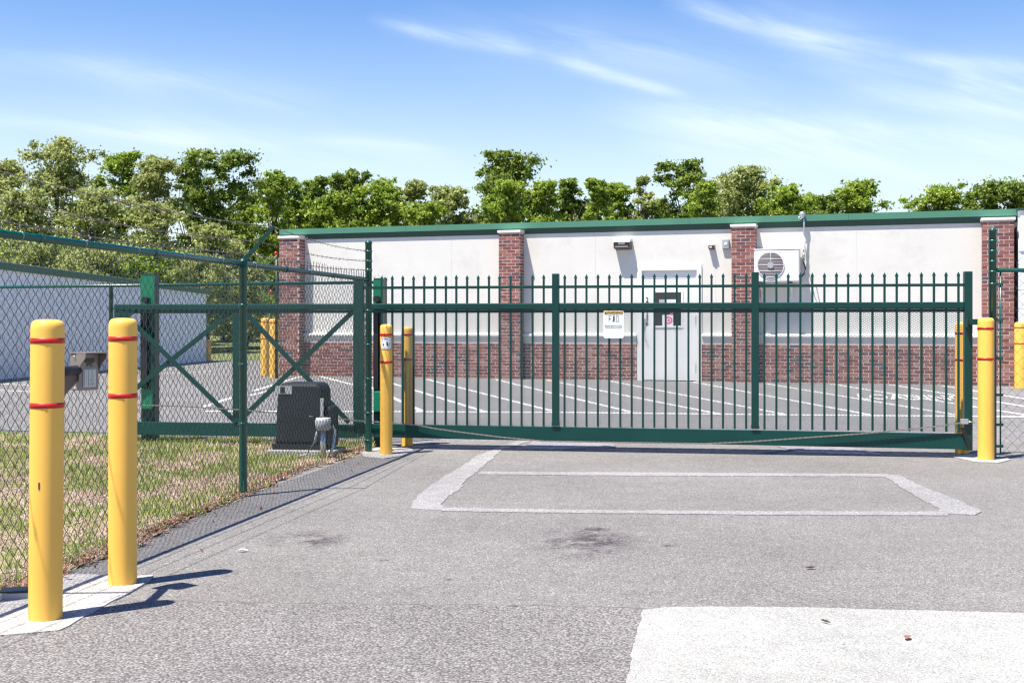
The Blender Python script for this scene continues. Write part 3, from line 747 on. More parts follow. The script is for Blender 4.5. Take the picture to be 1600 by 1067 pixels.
t = text_mesh('PTI', .024, INK, 'logo', parent=kp, bold=.0006); t.rotation_euler = (R(90), 0, 0); t.location = (.002, -.0015, .03)
for sx, sz in ((-.045, .07), (-.045, -.072)):
    g = MB().lathe([(.005, 0), (.004, .003), (.0005, .0035)], 8).obj('screw', GALV, kp); g.rotation_euler = (0, R(-90), 0); g.location = (-hw-.004 if sz > 0 else -hw, .028, sz)
# arm from bollard to housing, in keypad local frame
Mi = (Matrix.Translation(kp.location) @ Matrix.Rotation(R(55), 4, 'Z') @ Matrix.Scale(1.06, 4)).inverted()
def kl(x, y, z): return Mi @ Vector((x, y, z))
za = zat(579, 5.6)
MB().tube([kl(bx+.02, by+.06, za), kl(kx-.05, ky+.03, za)], .0235, 14).obj('arm', NAVY, kp)
b = MB(); A = [(bx+.035, by+.06, za-.0), (kx-.05, ky+.02, za-.0), (kx-.05, ky+.02, za-.035), (bx+.035, by+.06, za-.125)]
pts = [kl(x-.006, y, z) for x, y, z in A]+[kl(x+.006, y, z) for x, y, z in A]
b.add(pts, [(0, 1, 2, 3), (7, 6, 5, 4), (0, 4, 5, 1), (1, 5, 6, 2), (2, 6, 7, 3), (3, 7, 4, 0)]); b.obj('gusset', BRONZE, kp)

# ------------------------------------------------------------------ sliding gate
GL = Vector((-1.349, 12.55)); GR_ = Vector((4.466, 11.65)); GA = (GR_-GL).normalized(); GNn = Vector((-GA.y, GA.x)); GANG = math.atan2(GA.y, GA.x)
def gu(x, v=0):
    k = (x-CX)/F; o = GL+GNn*v; return (k*o.y-o.x)/(GA.x-k*GA.y)
def gz(y, u): return zat(y, (GL+GA*u).y)
gate = thing('sliding_gate', 'dark green steel sliding gate with spear tipped pickets across the driveway', 'gate', (GL.x, GL.y, 0), GANG)
U0 = gu(178); U1 = gu(1513)
def bb(u, top): return (.247 if top else .108) if u < 0 else ((.262-.026*u/U1) if top else (.120-.036*u/U1))
# bottom beam: a channel, two lengths
def beam(ua, ub):
    b = MB()
    za0, za1, zb0, zb1 = bb(ua, 0), bb(ua, 1), bb(ub, 0), bb(ub, 1)
    b.hexa([(ua, 0, za0), (ub, 0, zb0), (ua, .055, za0), (ub, .055, zb0), (ua, 0, za1), (ub, 0, zb1), (ua, .055, za1), (ub, .055, zb1)])
    return b
beam(U0+.14, gu(560)).obj('bottom_beam', GREEN_BEAM, gate, bevel=.004)
ub0 = gu(560)+.003
b = MB().hexa([(ub0, 0, .118), (U1+.03, 0, bb(U1, 0)), (ub0, .055, .118), (U1+.03, .055, bb(U1, 0)), (ub0, 0, .260), (U1+.03, 0, bb(U1, 1)), (ub0, .055, .260), (U1+.03, .055, bb(U1, 1))])
b.obj('bottom_beam', GREEN_BEAM, gate, bevel=.004)
MB().box(U0, U1-.035, -.004, .05, 1.462, 1.527).obj('top_rail', GREEN, gate, bevel=.009)
MB().box(U0+.02, U1-.04, .016, .045, 1.428, 1.461).obj('lower_channel', GREEN, gate)
MB().box(gu(560)+.04, U1-.04, .008, .034, 1.680, 1.708).obj('upper_rail', GREEN, gate)
for x, w, top in ((371, .052, 1.427), (560, .054, 1.80), (868, .036, 1.83), (1180, .036, 1.832)):
    u = gu(x); MB().box(u-w, u+w, -.012, .058, .26 if x > 590 else .25, top).obj('upright', GREEN, gate, bevel=.004)
u = gu(1513); MB().box(u-.038, u+.038, -.014, .062, .075, 1.825).obj('upright', GREEN, gate, bevel=.004)
for x in (868, 1180):
    u = gu(x); MB().box(u-.04, u+.04, -.016, .06, .262, .30).obj('foot_bracket', GREEN, gate)
# pickets
pm = MB(); a = .0105
pm.box(-a, a, -a, a, .255, 1.775)
tip = [(-a, -a), (a, -a), (a, a), (-a, a)]
w2 = .0165
vs = [(x, y, 1.775) for x, y in tip]+[(x*w2/a, y*.7, 1.79) for x, y in tip]+[(0, 0, 1.826)]
pm.add(vs, [(0, 1, 5, 4), (1, 2, 6, 5), (2, 3, 7, 6), (3, 0, 4, 7), (4, 5, 8), (5, 6, 8), (6, 7, 8), (7, 4, 8)])
pmesh = pm.mesh('picket', GREEN)
def pickets(x0, x1, n):
    ua, ub = gu(x0), gu(x1)
    for i in range(n):
        o = bpy.data.objects.new('picket', pmesh); link(o, gate); o.location = (ua+(ub-ua)*i/(n-1)+random.uniform(-.0015, .0015), .021, random.uniform(-.003, .003))
        o.rotation_euler = (0, random.uniform(-.001, .001), 0)
pickets(596, 849, 16); pickets(881.7, 1166, 17); pickets(1194.8, 1498.6, 17)
# braces of the tail
def brace(xa, za, xb, zb, v, w=.026):
    a = Vector((gu(xa), za)); c = Vector((gu(xb), zb)); d = (c-a).normalized(); n = Vector((-d.y, d.x))*w
    MB().prism_xz([(a-n)[:], (c-n)[:], (c+n)[:], (a+n)[:]], v, v+.02).obj('brace', GREEN, gate, bevel=.003)
brace(188, 1.455, 366, .27, .001); brace(362, 1.455, 212, .62, .023); brace(380, 1.455, 545, .27, .001); brace(552, 1.455, 372, .27, .023)
brace(212, .62, 196, .53, .023)
MB().prism_xz([(U0, 1.461), (U0, 1.30), (U0+.05, 1.30), (U0+.26, 1.461)], .005, .045).obj('corner_plate', GREEN, gate)
MB().box(U0, U0+.06, 0, .05, .25, 1.30).obj('upright', GREEN, gate)
# expanded metal infill behind the pickets
def mesh_panel():
    ua, ub = gu(598), U1-.04; z0, z1 = .25, 1.462
    hp = .019; sh = .0118; m = int((ub-ua)/hp); n = int((z1-z0)/sh)
    us = ua+np.arange(m+1)*hp
    P = np.zeros((n, m+1, 3)); P[:, :, 0] = us[None]; P[:, :, 1] = .037
    j = np.arange(n)[:, None]; i = np.arange(m+1)[None]
    P[:, :, 2] = z0+j*sh+np.where((i+j) % 2, sh, 0)
    V, Fc = wires(P, .0025, 'vz')
    o = np_obj('expanded_mesh', V, Fc, MESHM, gate); o['kind'] = 'stuff'
mesh_panel()
# latch end
u = gu(1507); MB().box(u-.045, u+.03, -.045, -.016, .335, .385).obj('chain_latch', GALV, gate, bevel=.004)
MB().tube([(u+.02, -.03, .36), (u+.09, -.03, .352)], .006, 6).obj('latch_bolt', GALV, gate)
MB().prism_xz([(gu(1500), .30), (gu(1506), .30), (gu(1519), .09), (gu(1512), .09)], -.03, -.016).obj('end_strap', BLACK, gate)
# drive chain, real links joined
def chain(pts, step=.024):
    out = MB(); pts = [Vector(p) for p in pts]
    segs = []
    for a, c in zip(pts[:-1], pts[1:]):
        n = max(1, int((c-a).length/step))
        for i in range(n): segs.append((a+(c-a)*i/n, a+(c-a)*(i+1)/n))
    for i, (a, c) in enumerate(segs):
        d = (c-a); w = .0075 if i % 2 else .0045
        x = d.normalized(); nrm = Vector((-x.z, 0, x.x))
        p = [a-nrm*w, c-nrm*w, c+nrm*w, a+nrm*w]
        dy = Vector((0, .004 if i % 2 else .008, 0))
        out.add([q-dy for q in p]+[q+dy for q in p], [(0, 1, 2, 3), (7, 6, 5, 4), (0, 4, 5, 1), (1, 5, 6, 2), (2, 6, 7, 3), (3, 7, 4, 0)])
    return out
def cpts(l, v): return [(gu(x), v, gz(y, gu(x))) for x, y in l]
ch = chain(cpts([(655, 664), (680, 669), (720, 674.5), (780, 682), (850, 688.5), (960, 690.5), (1100, 692.5), (1170, 689.5), (1260, 683), (1340, 677.5), (1400, 672), (1460, 666), (1502, 660)], -.03)).obj('drive_chain', RUST, gate); ch['kind'] = 'stuff'
ch = chain(cpts([(215, 632), (300, 635), (380, 640), (440, 645)], -.03)).obj('drive_chain', RUST, gate); ch['kind'] = 'stuff'
ch = chain(cpts([(520, 652), (560, 657), (600, 659), (655, 664)], -.03)).obj('drive_chain', RUST, gate); ch['kind'] = 'stuff'

# warning sign hung on the gate
su = gu(959); p = GL+GA*su+GNn*(-.03)
sg = thing('warning_sign', 'white warning sign with yellow header hanging on the gate', 'sign', (p.x, p.y, zat(507, p.y)), GANG)
sw, sh_ = .105, .14
def rrect(w, h, r, n=4):
    out = []
    for cx, cz, a0 in ((w-r, h-r, 0), (-w+r, h-r, 90), (-w+r, -h+r, 180), (w-r, -h+r, 270)):
        for i in range(n+1):
            a = R(a0+90*i/n); out.append((cx+r*math.cos(a), cz+r*math.sin(a)))
    return out[::-1]
pn = MB().prism_xz(rrect(sw, sh_, .012), 0, .003).obj('panel', SIGNW, sg)
MB().prism_xz([(-sw+.012, .105), (sw-.012, .105), (sw-.012, .137), (-sw+.012, .137)], -.002, -.0005).obj('header', SIGNY, sg)
t = text_mesh('WARNING', .036, INK, 'header_print', parent=sg, bold=.0008); t.rotation_euler = (R(90), 0, 0); t.location = (.012, -.003, .120); t.scale = (.95, 1, 1)
MB().prism_xz([(-.092, .108), (-.068, .108), (-.080, .132)], -.004, -.003).obj('triangle', INK, sg)
pic = MB()
pic.prism_xz([(-.004, .035), (.010, .035), (.010, .085), (-.004, .085)], -.003, -.0015)
pic.prism_xz([(.0, .088), (.008, .088), (.008, .099), (.0, .099)], -.003, -.0015)
pic.prism_xz([(-.045, .053), (-.028, .061), (-.045, .069)], -.003, -.0015)
pic.prism_xz([(-.012, .03), (-.007, .03), (.0, .05), (-.004, .05)], -.003, -.0015)
pic.obj('pictogram', INK, sg)
pic = MB()
for q in ((-.05, -.047, .03, .095), (-.05, -.02, .092, .095), (.025, .03, .03, .095), (.045, .05, .03, .095), (.025, .05, .03, .033), (.025, .05, .092, .095)): pic.box(q[0], q[1], -.003, -.0015, q[2], q[3])
o = pic.obj('pictogram', PRINTGREY, sg); o['kind'] = 'stuff'
for tx, z in (('Moving Gate Can Cause', -.012), ('Serious Injury or Death', -.031)):
    t = text_mesh(tx, .0175, INK, 'caption', parent=sg, bold=.0003); t.rotation_euler = (R(90), 0, 0); t.location = (0, -.002, z)
for sx in (-1, 1):
    for sz in (-1, 1):
        g = MB().box(-.008, .008, -.004, .03, -.004, .004).obj('cable_tie', BLACK, sg); g.location = (sx*(sw+.003), 0, sz*(sh_-.008))

# guide posts with rollers, behind the gate
def guide(x, w, top, label, dv=.10):
    u = gu(x, dv); p = GL+GA*u+GNn*dv
    t = thing('guide_post', label, 'post', (p.x, p.y, 0), GANG, 'gate guide posts')
    MB().box(-w, w, 0, .12, 0, top).obj('post', GREEN, t, bevel=.006)
    MB().box(-w, w+.0, -.012, -.001, 1.53, top-.02).obj('face_plate', FASC2, t)
    MB().box(-w*.9, w*.1, -.03, -.002, .62, 1.45).obj('channel', BLACK, t)
    MB().box(-w*.7, w*.9, -.04, -.002, .38, .60).obj('roller_bracket', FASC2, t, bevel=.01)
    for z in (1.475, .32):
        g = MB().tube([(0, -.09, 0), (0, -.01, 0)], .035, 12).obj('roller', BLACK, t); g.location = (0, .0, z+ (.10 if z > 1 else -.16))
    return t
FASC2 = mat('bright_green_paint', (.004, .17, .08), .35)
guide(231, .08, 1.86, 'thick green guide post for the gate tail, seen left of the X braces')
guide(591, .052, 1.80, 'green guide post just behind the left gate corner post')
# catch bracket between gate end and right bollard
p = GL+GA*gu(1522)+GNn*(-.02)
cb = thing('gate_catch', 'short green catch arm between the gate end and the right bollard', 'bracket', (p.x, p.y, zat(503, p.y)), GANG)
MB().box(-.07, .10, -.03, .0, -.028, .028).obj('arm', GREEN, cb, bevel=.004); MB().box(-.085, -.07, -.05, .02, -.05, .05).obj('plate', GREEN, cb); 

# ------------------------------------------------------------------ chain link fences
def fabric(parent, ua, ub, z0, ztop, w, r, m, seed=0, tips=.07, sag=.012, zt2=None):
    """woven diamond wires; w = half diamond width"""
    n = int((ub-ua)/w); rows = int((ztop-z0)/w)
    rgn = np.random.RandomState(seed)
    P = np.zeros((n, rows+1, 3))
    i = np.arange(n)[:, None]; j = np.arange(rows+1)[None]
    P[:, :, 0] = ua+i*w+np.where((i+j) % 2, w, 0)
    P[:, :, 2] = z0+j*(ztop-z0)/rows
    if zt2 is not None: P[:, :, 2] += (P[:, :, 0]-ua)/(ub-ua)*(zt2-ztop)*(j/rows)
    P[:, :, 1] = np.where((i+j) % 2, .0025, -.0025)+sag*np.sin(P[:, :, 0]*2.1+1)*np.sin(P[:, :, 2]*1.7)
    P[:, :, 0] += rgn.normal(0, .0012, P.shape[:2]); P[:, :, 2] += .006*np.sin(P[:, :, 0]*5)
    # mid points bulge a little so the weave is not dead straight
    V, Fc = wires(P, r, 'uv')
    # twisted tips above the last row
    T = np.zeros((n, 4, 3)); base = P[:, -1]
    par = ((np.arange(n)+rows) % 2)
    s = np.where(par, -1, 1)[:, None]*w
    lean = rgn.uniform(-.3, .3, n)
    T[:, 0] = base
    T[:, 1] = base+np.stack([np.where(par, -1, 1)*w*.15, np.zeros(n), np.full(n, tips*.3)], -1)
    T[:, 2] = base+np.stack([np.where(par, 1, -1)*w*.12+lean*.01, np.zeros(n), np.full(n, tips*.65)], -1)
    T[:, 3] = base+np.stack([np.where(par, 1, -1)*w*.55+lean*.03, rgn.uniform(-.01, .01, n), tips*rgn.uniform(.85, 1.1, n)], -1)
    V2, F2 = wires(T, r, 'uv')
    o = np_obj('chain_link_fabric', np.vstack([V, V2]), np.vstack([Fc, F2+len(V)]), m, parent, smooth=True); o['kind'] = 'stuff'
    return o
def post(parent, u, top, r, nm='post', v=0, bands=(), cap=True):
    o = MB().lathe([(r, 0), (r, top)]+([(r*1.12, top+.002), (r*1.12, top+.02), (r*.7, top+.034), (.001, top+.038)] if cap else [(.001, top+.001)]), 16, (u, v)).obj(nm, VINYL, parent)
    for z in bands:
        MB().lathe([(r, z-.011), (r+.005, z-.01), (r+.005, z+.01), (r, z+.011)], 16, (u, v)).obj('clamp_band', VINYL, o)
    return o
def barbed(parent, pts, r=.0026, step=.13, nm='barbed_wire'):
    b = MB(); pts = [Vector(p) for p in pts]
    for a, c in zip(pts[:-1], pts[1:]):
        L = (c-a).length; n = max(4, int(L/.03)); d = (c-a).normalized(); x = d.cross(Vector((0, 0, 1))).normalized(); y = d.cross(x)
        for ph in (0, math.pi):
            b.tube([a+(c-a)*i/n+Vector((0, 0, -.10*math.sin(math.pi*i/n)*(L/9)))+x*.0022*math.cos(i*1.6+ph)+y*.0022*math.sin(i*1.6+ph) for i in range(n+1)], r*.72, 3, cap=False)
        k = int(L/step)
        for i in range(k):
            q = a+(c-a)*(i+.5)/k+Vector((0, 0, -.10*math.sin(math.pi*(i+.5)/k)*(L/9)))
            for s in (1, -1):
                e = (x*random.uniform(-1, 1)+y*random.uniform(-1, 1)+d*.3*s).normalized()*.016
                b.tube([q-e, q+e], .0018, 3, cap=False)
    return b.obj(nm, WIRE, parent)
# near fence along the driveway
FANG = math.atan2(FD.y, FD.x)
nf = thing('chain_link_fence', 'green chain link fence topped with barbed wire along the left edge of the driveway', 'fence', (C0.x, C0.y, 0), FANG)
LN = 9.2; TZ = 1.765; RR = .0215
cp = post(nf, 0, 2.13, .034, bands=(2.054, 1.956, 1.864, 1.70, 1.45, 1.1, .75, .4, .12))
post(nf, 3.19, TZ, .030, bands=(1.45, 1.0, .55)); post(nf, 7.0, TZ, .030)
MB().tube([(.03, 0, TZ-.0), (LN, 0, TZ-.0)], RR, 12).obj('top_rail', VINYL, nf)
tr_len = 3.2
for u in (1.1, 2.3, 4.6, 5.9):
    MB().tube([(u-.02, 0, TZ), (u+.02, 0, TZ)], RR+.004, 12).obj('rail_sleeve', VINYL, nf)
fab = fabric(nf, .06, LN, .03, TZ+.02, .0385, .0025, LINKV, 4)
b = MB()
for k in range(14):
    u = .5+k*.62
    for s in range(8):
        a0 = 2*math.pi*s/8; a1 = 2*math.pi*(s+1)/8
        b.tube([(u, (RR+.003)*math.cos(a0), TZ+(RR+.003)*math.sin(a0)), (u+.002, (RR+.003)*math.cos(a1), TZ+(RR+.003)*math.sin(a1))], .002, 3, cap=False)
o = b.obj('wire_ties', GALV, nf); o['kind'] = 'stuff'
# barb arms lean over the driveway: local +v is to the right of travel towards the camera -> use world x
side = 1 if (Matrix.Rotation(FANG, 2) @ Vector((0, 1))).x > 0 else -1
def arm(u):
    tipv = side*.25; tz = TZ+.285
    dv = Vector((0, tipv, tz-TZ)).normalized(); n = Vector((0, -dv.z, dv.y))*.016
    A = Vector((u, 0, TZ+.02)); B = Vector((u, tipv, tz))
    pts = [A-n, A+n, B-n*.7, B+n*.7]
    w = Vector((.008, 0, 0))
    vs = [p-w for p in pts]+[p+w for p in pts]
    b = MB(); b.add(vs, [(0, 1, 3, 2), (4, 6, 7, 5), (0, 4, 5, 1), (2, 3, 7, 6), (0, 2, 6, 4), (1, 5, 7, 3)]); b.lathe([(.034, TZ-.03), (.036, TZ+.02), (.02, TZ+.04), (.001, TZ+.045)], 12, (u, 0))
    b.obj('barb_arm', GREEN, nf)
    return [A+(B-A)*f for f in (.97, .55, .22)]
a1 = arm(3.19); a2 = arm(7.0)
ends = [(0, .036, 2.054), (0, .036, 1.956), (0, .036, 1.864)]
for i in range(3):
    far = Vector(a2[i])+Vector((2.2, 0, 0))
    barbed(nf, [Vector((0, side*.036, ends[i][2])), a1[i], a2[i], far])
# back fence running left behind the gate tail
bx0, bx1 = -1.75, -9.5
bd = Vector((bx1-bx0, backY(bx1)-backY(bx0))).normalized(); bL = 8.0
bf = thing('chain_link_fence', 'lower green chain link fence behind the tail of the sliding gate', 'fence', (bx0, backY(bx0), 0), math.atan2(bd.y, bd.x))
MB().tube([(-.35, 0, 1.772), (bL, 0, 1.735)], .018, 10).obj('top_rail', VINYL, bf)
for u in (2.98, 6.0): post(bf, u, 1.74, .025)
post(bf, -.35, 1.79, .03)
fabric(bf, -.35, bL, .03, 1.79, .0385, .0023, LINKV, 5, zt2=1.75)
MB().tube([(-.35, 0, .05), (bL, 0, .05)], .0035, 5).obj('bottom_wire', LINKV, bf)
# right fence
rx, ry = (1551-CX)/F*11.62, 11.62
rf = thing('chain_link_fence', 'green chain link fence at the right of the gate with a tall end post', 'fence', (rx, ry, 0), R(-2))
post(rf, 0, 2.21, .036, bands=(2.12, 2.02, 1.92, 1.82, 1.70))
MB().tube([(.075, 0, .05), (.075, 0, 1.86)], .008, 8).obj('tension_bar', VINYL, rf)
for z in (1.70, 1.35, .98, .62, .33, .12):
    b = MB(); b.box(.03, .10, -.012, .012, z-.012, z+.012); b.tube([(.088, -.02, z), (.088, .02, z)], .007, 6); b.obj('tension_band', VINYL, rf)
for z in (2.12, 2.02, 1.92):
    MB().box(.036, .065, -.01, .01, z-.008, z+.008).obj('wire_clip', GALV, rf)
MB().tube([(.03, 0, 1.835), (5.0, 0, 1.835)], .021, 10).obj('top_rail', VINYL, rf)
post(rf, 3.0, 1.84, .03)
fabric(rf, .085, 5.0, .04, 1.86, .052, .0021, LINKV, 6, tips=.09)
MB().tube([(.08, 0, .06), (5, 0, .06)], .0035, 5).obj('bottom_wire', LINKV, rf)
post(rf, 5.0, 1.84, .03)

# ------------------------------------------------------------------ gate operator and pedestal
ox, oy = (479-CX)/F*11.9, 11.9
op = thing('gate_operator', 'black plastic gate operator box on a concrete pad behind the fence', 'gate operator', (ox, oy, 0), R(-8))
MB().box(-.34, .34, -.22, .24, 0, .07).obj('concrete_base', PADM, op, bevel=.01)
def rbox(x0, x1, y0, y1, z0, z1, tx):
    b = MB(); n = 6; r = .085
    out = []
    prof = [(x0, z0), (x0+tx, z1-r)]
    for i in range(1, n+1):
        a = R(180-90*i/n); prof.append((x0+tx+r+r*math.cos(a), z1-r+r*math.sin(a)))
    for i in range(n+1):
        a = R(90-90*i/n); prof.append((x1-tx-r+r*math.cos(a), z1-r+r*math.sin(a)))
    prof.append((x1, z0)); return b.prism_xz(prof[::-1], y0, y1)
rbox(-.285, .235, -.15, .17, .12, .73, .03).obj('cover', NAVY, op, bevel=.035)
MB().box(-.30, .25, -.165, .185, .07, .125).obj('plinth', NAVY, op)
MB().box(.235, .30, -.12, .12, .09, .50).obj('side_housing', NAVY, op, bevel=.03)
MB().box(-.27, -.10, -.156, -.1505, .62, .70).obj('label_plate', GREYP, op)
MB().box(-.22, -.17, -.158, -.1565, .63, .69).obj('label_print', INK, op)
MB().box(-.262, .212, -.1515, -.1495, .345, .352).obj('seam', BLACK, op)
MB().box(.19, .225, -.165, -.152, .40, .58).obj('latch', GREYP, op, bevel=.004)
MB().lathe([(.02, 0), (.02, .01)], 12).obj('shaft', GALV, op).location = (.1, -.16, .4)
px_, py_ = (505-CX)/F*11.45, 11.45
pd = thing('photo_eye_pedestal', 'galvanised stub post with round sensor head in front of the operator box', 'sensor post', (px_, py_, 0), 0)
MB().tube([(0, 0, 0), (0, 0, .29)], .028, 12).obj('stub_post', GALV, pd)
MB().lathe([(.001, .29), (.055, .29), (.075, .31), (.078, .385), (.07, .40), (.001, .405)], 20).obj('sensor_head', GREYP, pd)
MB().lathe([(.071, .40), (.071, .408), (.001, .412)], 20).obj('lid', WHITE, pd)
MB().tube([(.03, .02, .0), (.09, .03, .12), (.11, .04, .28), (.08, .04, .33)], .014, 8).obj('conduit', GALV, pd)
MB().tube([(-.28, .05, .02), (-.16, .0, .06), (-.08, 0, .18), (-.05, 0, .30)], .012, 8).obj('conduit', GREYP, pd)
# red marker near the first pillar on its thin pole
mx, my = (432-CX)/F*29.2, 29.2
t = thing('alarm_pole', 'thin dark pole with red reflector beside the first brick pillar', 'pole', (mx, my, 0), 0)
MB().tube([(0, 0, 0), (0, 0, 3.1)], .035, 8).obj('pole', BLACK, t)
g = MB().lathe([(.001, .02), (.04, .016), (.045, 0), (.001, -.01)], 14).obj('reflector', RED, t); g.rotation_euler = (R(90), 0, 0); g.location = (-.13, -.06, zat(456, my))
MB().tube([(-.13, 0, zat(456, my)), (0, 0, zat(456, my))], .01, 6).obj('bracket', BLACK, t)
g = MB().lathe([(.001, .04), (.035, .035), (.045, 0), (.001, -.01)], 14).obj('red_strobe', RED, t); g.rotation_euler = (R(90), 0, 0); g.location = (0, -.06, zat(396, my))
# small access box near the keypad pad
xa, ya = gp(30, 934)
t = thing('valve_cover', 'small dark box lid at the edge of the concrete pad beside the nearest bollard', 'utility cover', (xa, ya, 0), R(10))
MB().box(-.09, .09, -.06, .06, .0, .035).obj('box', GREYP, t); MB().box(-.08, .08, -.05, .05, .036, .044).obj('lid', BLACK, t)

# ------------------------------------------------------------------ trees
OLIVE = leaf_mat('olive_leaves', [(.12, .115, .045), (.28, .31, .09), (.43, .47, .15), (.56, .59, .25)], .45)
GRN = leaf_mat('green_leaves', [(.07, .10, .015), (.18, .27, .03), (.33, .43, .05), (.48, .56, .09)], .45)
DRK = leaf_mat('dark_leaves', [(.045, .06, .015), (.12, .18, .028), (.24, .32, .045), (.36, .44, .08)], .42)
LMAT = {'o': OLIVE, 'g': GRN, 'd': DRK}
def tree(name, label, X, Y, z0, H, Wd, kind, seed, leaf, ncl, nleaf, low=.35, lean=0, group='trees along the horizon', cat='tree', tight=1.0):
    nleaf = int(nleaf*1.75); leaf *= .84
    rgn = np.random.RandomState(seed)
    t = thing(name, label, cat, (X, Y, z0), 0, group)
    # cluster centres inside an uneven envelope
    C = []; Rc = []
    nl = max(15, ncl//4); lob = rgn.uniform(0, 6.28, 3)
    for i in range(nl):                       # main lobes on an uneven envelope
        f = (i+.5)/nl if i else .93; f = min(.93, f**.85+rgn.uniform(-.08, .08)); z = low+(1-low)*max(0, f)
        env = math.sqrt(max(.05, 1-((f-.36)/.68)**2)); ang = i*2.4+rgn.uniform(-.8, .8)
        wob = .80+.28*math.sin(ang*2+lob[0]+f*5)
        lr = Wd*rgn.uniform(.09, .21)*tight
        r = max(0, Wd/2*env*wob-lr*.5)*rgn.uniform(.35, 1.05)
        c = np.array([r*math.cos(ang)+lean*f*Wd, r*math.sin(ang)*.9, min(z*H, H-lr*.8)])
        if i == 0: c[2] = H-lr*.85; c[:2] *= .4
        k = rgn.randint(4, 10)
        dd = rgn.normal(size=(k, 3)); dd /= np.linalg.norm(dd, axis=1)[:, None]
        q = c+dd*lr*(rgn.uniform(.2, 1.35, k)**.9)[:, None]*np.array([1.2, 1.2, .9])
        C += list(q); Rc += list(lr*rgn.uniform(.16, .5, k))
    C = np.array(C); Rc = np.array(Rc); ncl = len(C)
    w = Rc**1.5; w = w/w.sum(); idx = rgn.choice(ncl, nleaf, p=w)
    d = rgn.normal(size=(nleaf, 3)); rad = np.abs(rgn.normal(size=nleaf))*.55
    d /= np.linalg.norm(d, axis=1)[:, None]
    p = C[idx]+d*(Rc[idx]*rad*1.35)[:, None]*np.array([1.2, 1.2, .75])
    st_ = rgn.rand(nleaf) < .10; p[st_] += rgn.normal(size=(st_.sum(), 3))*Wd*.05
    p[:, 2] = np.minimum(p[:, 2], H+rgn.uniform(-.5, .25, nleaf)*H*.05)
    nrm = d*.55+rgn.normal(size=(nleaf, 3))*.6+np.array([0, 0, .35]); nrm /= np.linalg.norm(nrm, axis=1)[:, None]
    a = np.cross(nrm, rgn.normal(size=(nleaf, 3))); a /= np.linalg.norm(a, axis=1)[:, None]; bb_ = np.cross(nrm, a)
    s = leaf*rgn.uniform(.55, 1.25, nleaf)[:, None]
    V = np.stack([p-a*s*.55-bb_*s*.3, p-a*s*.1+bb_*s*.5+nrm*s*.05, p+a*s*.6-bb_*s*.1], 1).reshape(-1, 3)
    Fc = np.arange(nleaf*3).reshape(-1, 3)
    np_obj('crown', V, Fc, LMAT[kind], t, k=3)
    tb = MB(); r0 = max(.10, H*.018)
    hk = H*.62
    bend = [rgn.uniform(-.04, .04)*H for _ in range(4)]
    tp = [Vector((0, 0, -.1)), Vector((bend[0]*.4, bend[1]*.3, hk*.4)), Vector((bend[0]+lean*Wd*.3, bend[1], hk*.75)), Vector((bend[2]+lean*Wd*.6, bend[3], hk*1.15))]
    tb.tube(tp, [r0, r0*.8, r0*.6, r0*.3], 8)
    order = rgn.permutation(ncl)[:min(ncl, 22)]
    for i in order:
        c = Vector(C[i]); f = rgn.uniform(.3, 1); base = tp[1].lerp(tp[3], f*.9) if True else tp[2]
        if base.z > c.z-.2: base = tp[1].lerp(tp[3], max(0, min(1, (c.z-H*.25)/(H))))
        mid = base.lerp(c, .5)+Vector((rgn.normal()*.04*H, rgn.normal()*.04*H, rgn.uniform(0, .05)*H))
        tb.tube([base, mid, c], [r0*.24, r0*.14, r0*.04], 5, cap=False)
    tb.obj('trunk', BARK, t)
    return t
LAB = {'g': 'leafy green', 'o': 'olive green', 'd': 'dark green'}
def T(x, ytop, wpx, Y, kind, seed, note, low=.35, dens=1.0, leaf=None, z0=.85, lean=0, tight=1.0):
    ex = (wpx*Y/F); H = zat(ytop, Y)-z0
    lf = leaf or .0031*Y
    tree('oak_tree', note, (x-CX)/F*Y, Y, z0, H, ex*1.5, kind, seed, lf, int(70+ex*8), int(15000*dens*max(.7, ex/5)), low, lean, tight=tight)
